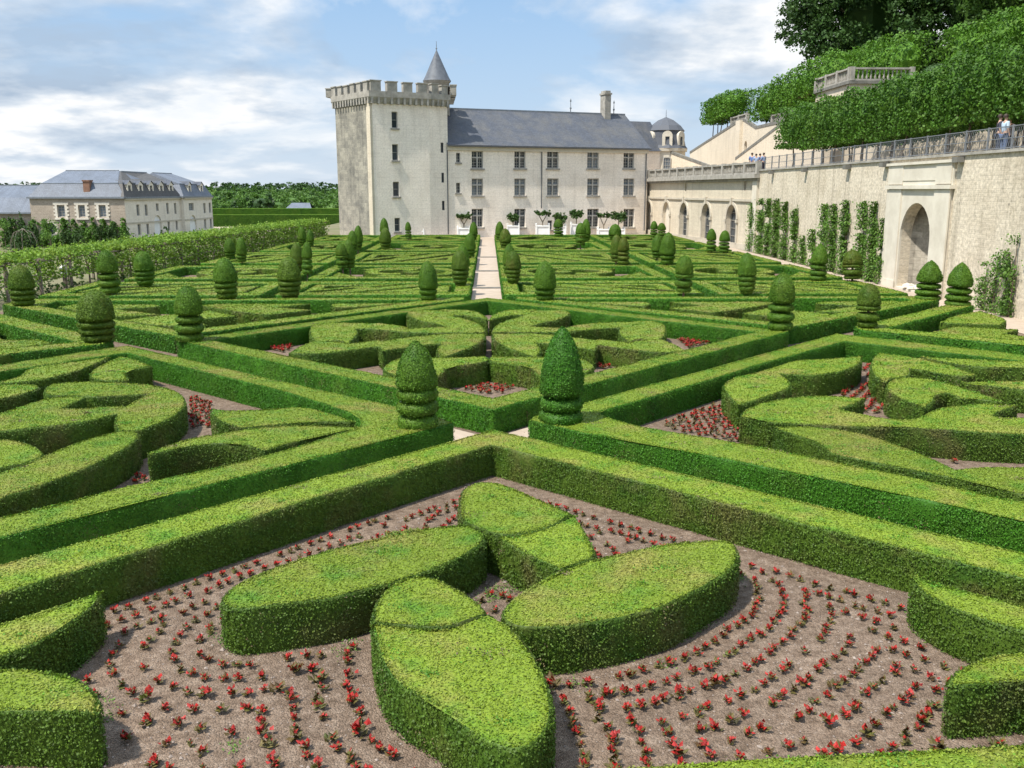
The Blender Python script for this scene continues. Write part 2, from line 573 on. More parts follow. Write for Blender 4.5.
M['retain'] = masonry('retaining_stone', (0.64, 0.56, 0.435), (0.62, 0.54, 0.42), (0.45, 0.38, 0.275), 0.40, 0.16, (0.625, 0.55, 0.43), 0.012, 0.8, 0.55, 2.2, 0.65)
M['cream'] = masonry('cream_render', (0.64, 0.555, 0.43), (0.61, 0.53, 0.41), (0.50, 0.43, 0.33), 0.9, 0.4, (0.58, 0.51, 0.4), 0.005, 0.5, 0.35, 0.7)
M['niche'] = masonry('niche_rubble', (0.50, 0.45, 0.37), (0.36, 0.325, 0.265), (0.20, 0.175, 0.14), 0.5, 0.3, (0.34, 0.31, 0.25), 0.02, 0.9, 0.4, 1.6, 0.8)
M['rubble'] = masonry('stable_rubble', (0.45, 0.37, 0.29), (0.36, 0.29, 0.23), (0.29, 0.24, 0.19), 0.36, 0.18, (0.46, 0.39, 0.31), 0.02, 0.5, 0.2, 1.2)
M['ashlar'] = masonry('stable_ashlar', (0.76, 0.69, 0.58), (0.71, 0.64, 0.54), (0.56, 0.50, 0.41), 0.8, 0.36, (0.66, 0.6, 0.5), 0.008, 0.5, 0.3)


def slate_mat(name, c1, c2, stain):
    m = masonry(name, c1, c2, stain, 0.3, 0.22, tuple(x * 0.6 for x in c1), 0.012, 0.8, 0.35, 1.5)
    m.node_tree.nodes['Principled BSDF'].inputs['Roughness'].default_value = 0.55
    return m


M['slate'] = slate_mat('blue_slate', (0.088, 0.096, 0.115), (0.066, 0.074, 0.090), (0.125, 0.120, 0.112))
M['slate_pale'] = slate_mat('pale_slate', (0.16, 0.18, 0.215), (0.135, 0.152, 0.185), (0.10, 0.11, 0.125))
M['slate_brown'] = slate_mat('brown_slate', (0.105, 0.098, 0.090), (0.085, 0.08, 0.074), (0.06, 0.058, 0.055))


def gravel(name):
    m, n, l, b = newmat(name)
    geo = N(n, 'ShaderNodeNewGeometry')
    v = N(n, 'ShaderNodeTexVoronoi', i_Scale=60.0)
    l.new(geo.outputs['Position'], v.inputs['Vector'])
    a = N(n, 'ShaderNodeTexNoise', i_Scale=7.0, i_Detail=9.0, i_Roughness=0.7)
    l.new(geo.outputs['Position'], a.inputs['Vector'])
    c = N(n, 'ShaderNodeTexNoise', i_Scale=0.8, i_Detail=5.0, i_Roughness=0.6)
    l.new(geo.outputs['Position'], c.inputs['Vector'])
    r = ramp(n, [(0.30, (0.088, 0.060, 0.040)), (0.50, (0.160, 0.115, 0.082)), (0.72, (0.250, 0.190, 0.142))])
    l.new(a.outputs['Fac'], r.inputs[0])
    hv = N(n, 'ShaderNodeHueSaturation')
    l.new(r.outputs[0], hv.inputs['Color'])
    sp = N(n, 'ShaderNodeSeparateColor')
    l.new(v.outputs['Color'], sp.inputs[0])
    mr = N(n, 'ShaderNodeMapRange')
    mr.inputs['To Min'].default_value = 0.72
    mr.inputs['To Max'].default_value = 1.3
    l.new(sp.outputs[0], mr.inputs['Value'])
    mc = N(n, 'ShaderNodeMapRange')
    mc.inputs['From Min'].default_value = 0.3
    mc.inputs['From Max'].default_value = 0.7
    mc.inputs['To Min'].default_value = 0.85
    mc.inputs['To Max'].default_value = 1.15
    l.new(c.outputs['Fac'], mc.inputs['Value'])
    q = N(n, 'ShaderNodeMath', operation='MULTIPLY')
    l.new(mr.outputs[0], q.inputs[0])
    l.new(mc.outputs[0], q.inputs[1])
    l.new(q.outputs[0], hv.inputs['Value'])
    l.new(hv.outputs[0], b.inputs['Base Color'])
    b.inputs['Roughness'].default_value = 0.95
    b.inputs['Specular IOR Level'].default_value = 0.15
    bp = N(n, 'ShaderNodeBump')
    bp.inputs['Strength'].default_value = 0.7
    bp.inputs['Distance'].default_value = 0.03
    ad = N(n, 'ShaderNodeMath', operation='SUBTRACT')
    l.new(a.outputs['Fac'], ad.inputs[0])
    l.new(v.outputs['Distance'], ad.inputs[1])
    l.new(ad.outputs[0], bp.inputs['Height'])
    l.new(bp.outputs[0], b.inputs['Normal'])
    return m


M['gravel'] = gravel('bed_gravel')
M['field'] = plain('field_ground', (0.10, 0.115, 0.04), (0.17, 0.14, 0.085), 0.15, 0.95, 0.2)
M['pebble'] = plain('clod', (0.30, 0.245, 0.205), (0.18, 0.145, 0.12), 18.0, 0.95, 0.3)

# ------------------------------------------------------------------ ground and paths
def sheet(name, pts, z, mat, kind='structure'):
    mb = MB()
    mb.poly([(x, y, z) for x, y in pts], 0)
    o = mb.build(name, mat)
    return tag(o, kind=kind)


GX = -23.2
# one ground sheet: ornamental terrace, the step down to the kitchen garden, far land to the horizon
mb = MB()
xs = [(-4000, -2.5), (-400, -2.5), (GX - 0.8, -2.5), (GX, 0.0), (0, 0.0), (24.0, 0.0), (400, 0.0), (4000, 0.0)]
ys = [-60, 0, 30, 60, 97, 140, 420, 6000]
V = [(x, y, z) for y in ys for x, z in xs]
nx = len(xs)
F = [(j * nx + i, j * nx + i + 1, (j + 1) * nx + i + 1, (j + 1) * nx + i) for j in range(len(ys) - 1) for i in range(nx - 1)]
mb.add(V, F, 1)
gi = []
tag(mb.build('ground', [M['gravel'], M['field']]), kind='structure')
# gravel bedding of the parterres lies over it
sheet('gravel_terrace', [(-22.8, -8), (21.4, -8), (21.6, 98), (-17.5, 98)], 0.004, M['gravel'])


def path(name, pts, z=0.009):
    sheet(name, pts, z, M['path'])


path('central_path', [(-0.80, 39), (0.62, 39), (0.62, 97), (-0.80, 97)])
path('cross_path', [(-20, 38.9), (20.0, 38.9), (20.0, 40.2), (-20, 40.2)], 0.013)
path('side_path', [(9.5, 40), (10.3, 40), (10.3, 97), (9.5, 97)])
path('side_path', [(-10.1, 40), (-9.35, 40), (-9.35, 97), (-10.1, 97)])
for yy, ww in ((47.6, .28), (57.8, .22), (70, .2)):
    mb = MB()
    mb.box(-.82, .64, yy, yy + ww, 0, .07)
    tag(mb.build('path_step', M['darkstone']), kind='structure')
path('wall_path', [(18.9, 26), (21.0, 26), (21.6, 97), (19.4, 97)], 0.017)
path('forecourt', [(-21, 96.5), (21, 96.5), (24, 108), (-21, 101)], 0.021)


def strip(a, b, w, z):
    d = Vector((b[0] - a[0], b[1] - a[1]))
    n = Vector((-d.y, d.x)).normalized() * w / 2
    path('diagonal_path', [(a[0] - n.x, a[1] - n.y), (b[0] - n.x, b[1] - n.y), (b[0] + n.x, b[1] + n.y), (a[0] + n.x, a[1] + n.y)], z)


strip((0.05, 17.6), (-10.3, 27.9), 0.95, 0.009)
strip((0.05, 17.6), (10.6, 28.9), 0.95, 0.012)
strip((0.05, 17.6), (-10.4, 6.6), 0.95, 0.015)
strip((0.05, 17.6), (10.4, 6.8), 0.95, 0.018)

# ------------------------------------------------------------------ hedges


def area2(p):
    x, y = p[:, 0], p[:, 1]
    return np.sum(x * np.roll(y, -1) - np.roll(x, -1) * y)


def inside(P, poly):
    x, y = P[:, 0], P[:, 1]
    r = np.zeros(len(P), bool)
    x1, y1 = poly[:, 0], poly[:, 1]
    x2, y2 = np.roll(x1, -1), np.roll(y1, -1)
    for a, b, c, d in zip(x1, y1, x2, y2):
        if b == d:
            continue
        k = (b > y) != (d > y)
        r ^= k & (x < (c - a) * (y - b) / (d - b) + a)
    return r


def smooth_poly(p, it=2, ang=62):
    p = np.asarray(p, float)
    for _ in range(it):
        pv, nv = p - np.roll(p, 1, 0), np.roll(p, -1, 0) - p
        cr = np.abs(np.degrees(np.arctan2(pv[:, 0] * nv[:, 1] - pv[:, 1] * nv[:, 0], (pv * nv).sum(1))))
        o = []
        n = len(p)
        for i in range(n):
            if cr[i] > ang:
                o.append(p[i])
            else:
                o.append(p[i] * .75 + p[i - 1] * .25)
                o.append(p[i] * .75 + p[(i + 1) % n] * .25)
        p = np.array(o)
    return p


def resample(p, ds):
    o = []
    n = len(p)
    for i in range(n):
        a, b = p[i], p[(i + 1) % n]
        L = np.linalg.norm(b - a)
        if L < 1e-4:
            continue
        k = max(1, int(math.ceil(L / ds)))
        for j in range(k):
            o.append(a + (b - a) * j / k)
    p = np.array(o)
    # drop points that almost coincide
    keep = [0]
    for i in range(1, len(p)):
        if np.linalg.norm(p[i] - p[keep[-1]]) > ds * 0.25:
            keep.append(i)
    return p[keep]


HEDGE_N = 0
NEAR_POLYS = []


def hedge(polys, label, h=0.58, curve=True, group=None, side='side', top='top', name='box_hedge', z0=0.0, dens=1.0):
    """polys: outer world polygon, then holes. A clipped hedge: flat leafy top, leafy sides."""
    global HEDGE_N
    HEDGE_N += 1
    P = []
    for p in polys:
        p = np.asarray(p, float)
        if curve:
            p = smooth_poly(p)
        P.append(p)
    if np.min(np.hypot(P[0][:, 0], P[0][:, 1])) < 16:
        NEAR_POLYS.append((label, P[0].copy()))
    c = P[0].mean(0)
    dist = max(6.5, float(np.min(np.hypot(P[0][:, 0], P[0][:, 1]))))
    ds = float(np.clip(dist * 0.012, 0.09, 0.6))
    P = [resample(p, ds) for p in P]
    if area2(P[0]) < 0:
        P[0] = P[0][::-1]
    for k in range(1, len(P)):
        if area2(P[k]) > 0:
            P[k] = P[k][::-1]
    mb = MB()
    sd_ = HEDGE_N * 7.3

    def jig(x, y, z, amp):
        q = Vector((x * 1.6 + sd_, y * 1.6, z * 2.0))
        q2 = Vector((x * 6 + sd_, y * 6, z * 6.0))
        return (mnoise.noise(q) * amp + mnoise.noise(q2) * amp * 0.6)
    amp = 0.030
    # side walls
    allv, edges, base = [], [], 0
    for p in P:
        n = len(p)
        t = np.roll(p, -1, 0) - np.roll(p, 1, 0)
        t /= np.linalg.norm(t, axis=1)[:, None] + 1e-9
        nr = np.stack([t[:, 1], -t[:, 0]], 1)
        lv = [0.0, 0.35, 0.75, 0.90, 0.97, 1.0]
        ins = [0.03, 0.012, 0.012, 0.018, 0.026, 0.040]
        ring = []
        for f, o in zip(lv, ins):
            rr = []
            for q, m in zip(p, nr):
                j = jig(q[0], q[1], f * h, amp) if dist < 30 else 0
                rr.append((q[0] - m[0] * (o + j), q[1] - m[1] * (o + j), z0 + f * h + (jig(q[0], q[1], 9, amp * 0.7) - 0.012 if f == 1.0 else 0)))
            ring.append(rr)
        V = [v for rr in ring for v in rr]
        F = [(a * n + i, a * n + (i + 1) % n, (a + 1) * n + (i + 1) % n, (a + 1) * n + i) for a in range(len(lv) - 1) for i in range(n)]
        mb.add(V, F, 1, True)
        allv += [Vector((v[0], v[1])) for v in ring[-1]]
        edges += [(base + i, base + (i + 1) % n) for i in range(n)]
        base += n
    # top
    gs = ds * 1.3
    lo, hi = P[0].min(0), P[0].max(0)
    gx, gy = np.meshgrid(np.arange(lo[0], hi[0], gs), np.arange(lo[1], hi[1], gs))
    g = np.stack([gx.ravel(), gy.ravel()], 1) + RNG.uniform(-.25, .25, (gx.size, 2)) * gs
    if len(g):
        k = inside(g, P[0])
        for p in P[1:]:
            k &= ~inside(g, p)
        g = g[k]
        bd = np.concatenate(P)
        if len(g):
            dmin = np.full(len(g), 9.0)
            for i in range(0, len(bd), 400):
                d2 = ((g[:, None, :] - bd[None, i:i + 400, :]) ** 2).sum(2).min(1)
                dmin = np.minimum(dmin, d2)
            g = g[dmin > (gs * 0.5) ** 2]
    vs = allv + [Vector(q) for q in g]
    rv, _, rf, _, _, _ = delaunay_2d_cdt(vs, edges, [], 0, 1e-5)
    rvn = np.array([(v.x, v.y) for v in rv])
    rf = np.array([f for f in rf if len(f) == 3])
    cen = rvn[rf].mean(1)
    k = inside(cen, P[0])
    for p in P[1:]:
        k &= ~inside(cen, p)
    rf = rf[k]
    zt = np.array([z0 + h - 0.012 + jig(x, y, 9, amp * 0.7) for x, y in rvn])
    mb.add(np.column_stack([rvn, zt]), rf, 0, True)
    # leaves
    size = float(np.clip(dist * 0.0017, 0.025, 0.07))
    lay = min(1.0, 12.0 / dist + 0.35) * dens * 1.9
    # top leaves
    tri = rvn[rf]
    ar = 0.5 * np.abs((tri[:, 1, 0] - tri[:, 0, 0]) * (tri[:, 2, 1] - tri[:, 0, 1]) - (tri[:, 2, 0] - tri[:, 0, 0]) * (tri[:, 1, 1] - tri[:, 0, 1]))
    A = ar.sum()
    nl = int(A * 0.75 / (size * size * 0.55) * lay)
    if nl > 0:
        ii = RNG.choice(len(rf), nl, p=ar / A)
        u, v = RNG.random(nl), RNG.random(nl)
        s_ = np.sqrt(u)
        w0, w1, w2 = 1 - s_, s_ * (1 - v), s_ * v
        q = tri[ii, 0] * w0[:, None] + tri[ii, 1] * w1[:, None] + tri[ii, 2] * w2[:, None]
        z = zt[rf[ii, 0]] * w0 + zt[rf[ii, 1]] * w1 + zt[rf[ii, 2]] * w2
        z = z + RNG.uniform(-.3, .6, nl) * 0.03
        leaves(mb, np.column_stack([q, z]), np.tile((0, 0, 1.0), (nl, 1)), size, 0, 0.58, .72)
    for p in P:
        b = np.roll(p, -1, 0)
        L = np.linalg.norm(b - p, axis=1)
        nl = int(L.sum() * h * 0.9 / (size * size * 0.55) * lay)
        if nl < 1:
            continue
        ii = RNG.choice(len(p), nl, p=L / L.sum())
        f = RNG.random((nl, 1))
        q = p[ii] * (1 - f) + b[ii] * f
        t = (b - p)[ii] / (L[ii][:, None] + 1e-9)
        nr = np.column_stack([t[:, 1], -t[:, 0], np.zeros(nl)])
        z = z0 + RNG.random(nl) ** 0.9 * h
        q3 = np.column_stack([q, z]) + nr * (RNG.uniform(-1.3, 0.7, (nl, 1)) * 0.03)
        q3[:, :2] -= nr[:, :2] * np.clip(z - (z0 + h - .07), 0, 1)[:, None] * .45
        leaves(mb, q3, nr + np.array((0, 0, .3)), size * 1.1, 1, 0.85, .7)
    for p in P:   # the rounded rim between flank and top
        b = np.roll(p, -1, 0)
        L = np.linalg.norm(b - p, axis=1)
        nl = int(L.sum() * 0.10 / (size * size * 0.3) * min(1.0, 12.0 / dist + .35))
        if nl < 1:
            continue
        ii = RNG.choice(len(p), nl, p=L / L.sum())
        f = RNG.random((nl, 1))
        t = (b - p)[ii] / (L[ii][:, None] + 1e-9)
        nr = np.column_stack([t[:, 1], -t[:, 0]])
        u_ = RNG.random(nl)
        q = p[ii] * (1 - f) + b[ii] * f - nr * (.004 + .065 * u_)[:, None]
        zr = z0 + h - .045 * (1 - u_) + RNG.uniform(-.012, .02, nl)
        tp = u_ > .45
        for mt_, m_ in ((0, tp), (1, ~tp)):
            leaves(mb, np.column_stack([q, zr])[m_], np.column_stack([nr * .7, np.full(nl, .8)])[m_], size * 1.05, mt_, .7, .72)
    if dist < 24:
        # tufts of new growth on the clipped top, bare twiggy spots on the flanks
        for cnt, mt_ in ((int(A * 2.2), 2), (int(A * .5), 3)):
            if cnt:
                ii = RNG.choice(len(rf), cnt, p=ar / A)
                q = tri[ii].mean(1)
                k_ = 46
                sg = RNG.uniform(.03, .13, (cnt, 1, 1))
                P_ = (q[:, None, :] + RNG.normal(0, 1, (cnt, k_, 2)) * sg * np.array((1.5, .8))).reshape(-1, 2)
                ok = inside(P_, P[0])
                for hp_ in P[1:]:
                    ok &= ~inside(P_, hp_)
                P_ = P_[ok]
                zz_ = z0 + h + RNG.uniform(-.004, .026 if mt_ == 2 else .008, len(P_))
                leaves(mb, np.column_stack([P_, zz_]), np.tile((0, 0, 1.0), (len(P_), 1)), size * 1.05, mt_, .8, .72)
        for p in P:
            b = np.roll(p, -1, 0)
            L = np.linalg.norm(b - p, axis=1)
            cnt = int(L.sum() * .55)
            if cnt:
                ii = RNG.choice(len(p), cnt, p=L / L.sum())
                t = (b - p)[ii] / (L[ii][:, None] + 1e-9)
                nr = np.column_stack([t[:, 1], -t[:, 0]])
                k_ = 70
                al = RNG.normal(0, 1, (cnt, k_, 1)) * RNG.uniform(.04, .12, (cnt, 1, 1))
                q = p[ii][:, None, :] + t[:, None, :] * al + nr[:, None, :] * RNG.uniform(-.02, .012, (cnt, k_, 1))
                zz_ = z0 + np.clip(RNG.uniform(.1, h * .75, (cnt, 1)) + RNG.normal(0, .09, (cnt, k_)), .03, h - .03)
                sel = RNG.random(cnt) < .5
                nn_ = np.repeat(np.column_stack([nr, np.full(cnt, .3)])[:, None, :], k_, 1)
                for mt_, m_ in ((3, sel), (2, ~sel)):
                    if m_.any():
                        leaves(mb, np.concatenate([q[m_], zz_[m_][:, :, None]], 2).reshape(-1, 3), nn_[m_].reshape(-1, 3), size, mt_, .9, .6)
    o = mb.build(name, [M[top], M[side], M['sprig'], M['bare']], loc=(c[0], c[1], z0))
    return tag(o, label, 'hedge', group)


def W(t, pts, z=0.58):
    return [G(x, y, z) for x, y in T(t, pts)]


def mir(p):
    return [(-x, y) for x, y in p]


g1 = 'petal shaped hedges of the near flower bed'
FRONT = [  # tile, outline, label
    ('3' if 0 else 'p', T('2', [(75, 530), (120, 480), (250, 420), (400, 370), (550, 325), (700, 295), (850, 268)]) + T('3', [(100, 245), (250, 222), (380, 205), (440, 212), (478, 235), (485, 268), (450, 300), (350, 352), (265, 388), (146, 425), (100, 440)]) + T('2', [(640, 492), (500, 530), (300, 556), (150, 575), (88, 560)]),
     'long left petal hedge of the near four-petal flower, its blunt tip towards the red begonias'),
    ('3', [(385, 85), (400, 65), (450, 45), (520, 45), (600, 70), (700, 115), (818, 166), (745, 212), (640, 240), (545, 249), (490, 237), (440, 215), (385, 190), (378, 140)],
     'rounded rear lobe of the top petal hedge in the near four-petal flower'),
    ('3', [(530, 254), (560, 254), (642, 245), (748, 216), (824, 170), (870, 240), (918, 330), (850, 352), (775, 380), (680, 345), (600, 300), (540, 265)],
     'front lobe of the top petal hedge, reaching the flower centre beside the right petal'),
    ('p', T('5', [(150, 140), (220, 128), (300, 110), (420, 85), (520, 75), (620, 73), (672, 85), (690, 120), (682, 165), (640, 205), (560, 250), (450, 310), (400, 330), (300, 355), (200, 380), (100, 395), (0, 410)]) + T('3', [(700, 602), (600, 602), (548, 575), (540, 532), (600, 482), (700, 412), (778, 380)]),
     'broad right petal hedge of the near four-petal flower, casting shade on the gravel'),
    ('4', [(90, 80), (150, 40), (240, 25), (330, 50), (420, 100), (470, 140), (488, 172), (430, 195), (345, 226), (250, 222), (140, 215), (46, 205), (47, 150)],
     'short inner lobe of the nearest petal hedge, touching the flower centre'),
    ('4', [(47, 210), (140, 220), (250, 227), (348, 231), (435, 200), (492, 177), (560, 205), (620, 260), (668, 325), (710, 410), (740, 490), (745, 560), (720, 620), (680, 670), (620, 693), (540, 690), (450, 660), (385, 605), (318, 545), (255, 505), (190, 475), (130, 432), (85, 370), (60, 290)],
     'nearest big oval petal hedge of the four-petal flower, pointing at the viewer'),
    ('1', [(-220, 265), (0, 212), (100, 180), (250, 140), (385, 84), (395, 92), (375, 128), (300, 195), (200, 255), (100, 305), (0, 342), (-220, 410)],
     'crescent hedge with a sharp tip along the long diagonal hedge at the near left'),
    ('1', [(-250, 392), (0, 380), (150, 383), (260, 400), (330, 430), (370, 475), (388, 525), (375, 552), (300, 558), (150, 550), (0, 547), (-250, 550)],
     'round ended hedge block in the near left corner'),
    ('6', [(553, 25), (600, 42), (800, 95), (983, 140), (1220, 205), (1220, 310), (983, 238), (850, 205), (700, 152), (600, 100), (556, 55)],
     'ragged wedge hedge with a leafy green flank at the near right'),
    ('6', [(695, 410), (760, 362), (850, 328), (983, 318), (1220, 312), (1220, 425), (983, 430), (830, 446), (720, 450), (690, 435)],
     'round ended hedge block in the near right corner'),
]
for t, o, lb in FRONT:
    hh_ = 0.60 if 'rear lobe' in lb or 'inner lobe' in lb else 0.56
    q = W('p', T(t, o), hh_) if t != 'p' else W('p', o, hh_)
    hedge([q], lb, hh_, group=g1 if 'petal' in lb else None, side='side')
hedge([W('p', [(520, 790), (560, 770), (768, 756), (1024, 742), (1200, 733), (1200, 850), (520, 870)])], 'straight hedge along the bottom edge of the near flower bed', curve=False)

# long diagonal frames, surveyed in metres
gF = 'straight hedges framing the flower squares'


def offs(a, b, c, w):
    """L-shaped band: outer line a-b-c, width w to the inside (right of travel)"""
    a, b, c = Vector(a), Vector(b), Vector(c)
    d1, d2 = (b - a).normalized(), (c - b).normalized()
    n1, n2 = Vector((d1.y, -d1.x)), Vector((d2.y, -d2.x))
    k = w / (1 + n1.dot(n2))
    m = b + (n1 + n2) * k
    return [tuple(a), tuple(b), tuple(c), tuple(c + n2 * w), tuple(m), tuple(a + n1 * w)]


hedge([W('p', [(-160, 608), (0, 564), (256, 494), (400, 455), (493, 429), (630, 461), (768, 493), (924, 530), (1024, 552), (1230, 601), (1230, 630), (1024, 578), (817, 527), (640, 482), (492.5, 444.7), (400, 472), (256, 516), (0, 594), (-160, 643)])],
      'long V-shaped hedge behind the near four-petal flower', curve=False, group=gF)
hedge([W('p', [(-160, 577), (0, 537), (128, 504), (256, 473), (384, 440), (454, 423), (441, 417.5), (420, 412), (396, 406), (384, 404), (384, 404), (300, 385), (258, 376), (200, 362), (128, 345.6), (100, 349), (0, 365), (-60, 375), (-60, 382), (0, 371.5), (127, 352.5), (151, 359), (258, 384.5), (300, 396), (354, 414), (360, 421), (357, 427.7), (258, 457.6), (128, 486), (0, 517), (-160, 556)])],
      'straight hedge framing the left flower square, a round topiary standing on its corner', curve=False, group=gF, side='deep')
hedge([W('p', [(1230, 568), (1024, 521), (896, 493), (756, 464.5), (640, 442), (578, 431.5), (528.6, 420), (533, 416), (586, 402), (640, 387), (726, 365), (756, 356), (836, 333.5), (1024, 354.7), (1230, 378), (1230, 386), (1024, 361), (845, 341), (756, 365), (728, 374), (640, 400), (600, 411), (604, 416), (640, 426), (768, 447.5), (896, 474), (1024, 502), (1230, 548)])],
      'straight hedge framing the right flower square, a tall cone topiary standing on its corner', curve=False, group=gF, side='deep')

# centre square ring
hedge([[(0.08, 18.45), (9.6, 28.9), (-0.05, 38.5), (-9.4, 27.6)], [(0.08, 19.52), (8.55, 28.85), (-0.05, 37.4), (-8.35, 27.6)]],
      'square hedge ring around the central four-hearted flower bed', curve=False, group=gF, side='deep')

# triangles behind the square, each an edge hedge with shapes inside
hedge([[(-18.0, 35.6), (-9.75, 28.45), (-1.0, 38.0), (-1.0, 38.6), (-19.2, 38.6), (-19.2, 36.7)], [(-17.3, 36.0), (-9.8, 29.5), (-2.5, 37.9), (-17.6, 37.9)]],
      'triangular hedge frame behind the central square, before the left half of the cross path', curve=False, group=gF, side='deep')
hedge([[(18.6, 37.4), (10.0, 29.75), (1.15, 38.1), (1.15, 38.7), (18.6, 38.7)], [(17.3, 37.2), (10.0, 30.8), (2.6, 38.0), (17.4, 38.0)]],
      'triangular hedge frame behind the central square, before the right half of the cross path', curve=False, group=gF, side='deep')
# left and right outer triangles
hedge([[(-22.5, 18.0), (-11.3, 27.0), (-11.3, 27.7), (-21.2, 37.0), (-21.8, 36.3), (-12.3, 27.4), (-22.5, 19.2)]],
      'V-shaped hedge at the far left, a bronze dome topiary standing on its corner', curve=False, group=gF, side='deep')
hedge([[(20.3, 22.0), (12.05, 29.1), (12.05, 29.8), (18.3, 35.9), (19.0, 35.4), (13.0, 29.5), (20.6, 23.0)]],
      'V-shaped hedge at the far right, a dark tiered topiary standing on its corner', curve=False, group=gF, side='deep')

g2 = 'curved hedges in the left flower square'
LEFT = [
    ('7', [(450, 5), (520, 2), (541, 18), (520, 45), (470, 78), (400, 112), (300, 160), (200, 195), (150, 215), (0, 262), (-220, 325), (-220, 215), (0, 168), (60, 140), (150, 108), (250, 62), (350, 28)], 'long leaf-shaped hedge nearest the diagonal in the left flower square'),
    ('a', [(-220, 428), (0, 418), (80, 425), (140, 445), (180, 483), (100, 510), (30, 524), (0, 530), (-220, 552)], 'round nosed hedge beside the long leaf hedge at the left edge'),
    ('a', [(165, 225), (200, 206), (300, 197), (450, 200), (600, 210), (690, 235), (717, 270), (705, 303), (650, 343), (540, 385), (455, 387), (438, 345), (447, 322), (350, 347), (200, 367), (0, 388), (-220, 412), (-220, 355), (0, 322), (100, 285), (180, 262), (250, 254), (330, 257), (240, 300), (300, 302), (420, 292), (480, 292), (520, 268), (575, 243), (450, 252), (345, 255), (250, 250), (175, 250)], 'big hook-shaped hedge with a slit in it, left flower square'),
    ('a', [(-200, 216), (0, 208), (140, 206), (158, 222), (100, 243), (0, 263), (-200, 292)], 'short blunt hedge at the left edge behind the hook-shaped hedge'),
    ('a', [(-100, 206), (0, 195), (60, 185), (90, 165), (100, 148), (250, 124), (420, 103), (385, 122), (300, 156), (160, 192), (0, 206)], 'thin sickle hedge against the rear frame of the left flower square'),
    ('a', [(343, 165), (370, 140), (460, 102), (500, 106), (583, 136), (520, 147), (480, 160), (492, 190), (400, 195), (345, 182)], 'small fan-shaped hedge in the rear corner of the left flower square'),
    ('b', [(318, 304), (420, 310), (560, 300), (690, 295), (790, 322), (872, 352), (700, 352), (540, 366), (430, 376), (360, 352), (325, 332)], 'upper blade of the pair of pointed hedges in the left square'),
    ('b', [(75, 478), (120, 450), (250, 410), (450, 380), (550, 370), (700, 362), (890, 375), (800, 392), (700, 412), (600, 440), (520, 462), (450, 440), (350, 432), (200, 450), (100, 475)], 'lower blade of the pair of pointed hedges, with bare twigs on its flank'),
]
for t, o, lb in LEFT:
    hedge([W(t, o)], lb, group=g2)
hedge([W('a', [(-160, 55), (0, 38), (150, 35), (202, 48), (100, 62), (0, 76)])], 'small wedge hedge at the left edge beyond the V-shaped hedge')
hedge([W('a', [(-160, 95), (0, 72), (60, 70), (86, 80), (0, 98), (-160, 120)])], 'low pointed hedge at the left edge, in front of the small wedge hedge')

g3 = 'curved hedges in the right flower square'
RIGHT = [
    ('e', [(312, 205), (370, 178), (500, 150), (600, 112), (700, 112), (850, 100), (853, 125), (800, 152), (700, 170), (640, 172), (540, 168), (580, 195), (583, 220), (500, 252), (420, 275), (375, 285), (330, 240)], 'whale-tail hedge on the near side of the right flower square'),
    ('p', T('e', [(385, 330), (400, 300), (500, 270), (600, 255), (730, 250), (865, 262), (820, 285), (770, 302), (860, 325)]) + T('f', [(470, 342), (560, 345), (640, 300), (720, 290), (800, 282), (880, 282), (960, 290), (890, 310), (870, 330), (960, 338), (1230, 338), (1230, 405), (983, 400), (800, 392), (600, 375), (480, 370), (330, 372), (200, 362), (80, 358), (0, 352)]) + T('e', [(480, 345)]), 'broad S-shaped hedge with a dense green patch, right flower square'),
    ('f', [(20, 372), (100, 368), (250, 378), (380, 400), (500, 440), (640, 495), (720, 535), (800, 525), (983, 525), (1230, 530), (1230, 690), (983, 630), (800, 585), (600, 545), (400, 505), (245, 480), (190, 425), (80, 395)], 'long wave-shaped hedge beside the near frame of the right flower square'),
    ('f', [(393, 135), (402, 105), (425, 88), (500, 96), (600, 110), (700, 135), (800, 172), (740, 178), (660, 165), (580, 150), (545, 148), (548, 178), (470, 183), (448, 200), (400, 170)], 'hooked hedge opening to the right in the right flower square'),
    ('f', [(450, 225), (460, 195), (500, 182), (600, 183), (700, 205), (800, 235), (895, 275), (800, 262), (740, 262), (690, 240), (640, 250), (632, 280), (600, 296), (540, 275), (480, 250)], 'comma-shaped hedge with a dark hollow, right flower square'),
    ('f', [(585, 102), (700, 108), (983, 122), (1230, 130), (1230, 155), (983, 145), (800, 140), (690, 125)], 'narrow hedge strip under the rear frame of the right flower square'),
    ('f', [(740, 200), (850, 196), (983, 195), (1230, 197), (1230, 240), (983, 228), (850, 212)], 'slim leaf hedge at the right edge between two strips'),
]
for t, o, lb in RIGHT:
    hedge([W(t, o)], lb, group=g3)

g4 = 'curved hedges in the central square'
cA = W('j', [(125, 500), (160, 485), (330, 489), (345, 510), (420, 530), (490, 550), (528, 580), (528, 600), (300, 602), (150, 600), (0, 588)]) + W('i', [(900, 585), (790, 580), (800, 605), (780, 630), (745, 655), (690, 640), (600, 648), (555, 630), (548, 590), (560, 560), (620, 548), (780, 552), (900, 553), (1024, 566)]) + W('j', [(150, 580), (330, 572), (260, 550), (190, 540), (130, 515)])
cB = W('j', [(528, 607), (528, 632), (470, 672), (380, 705), (298, 732), (270, 690), (300, 655), (150, 672), (0, 695)]) + W('i', [(900, 670), (760, 690), (600, 712), (440, 706), (500, 670), (570, 645), (680, 645), (745, 658), (900, 640)]) + W('j', [(0, 645), (150, 622), (330, 606)])
cC = W('c', [(300, 300), (340, 270), (420, 252), (560, 262), (700, 252), (718, 262), (715, 272), (640, 285), (545, 298), (535, 330), (420, 345), (340, 325)])
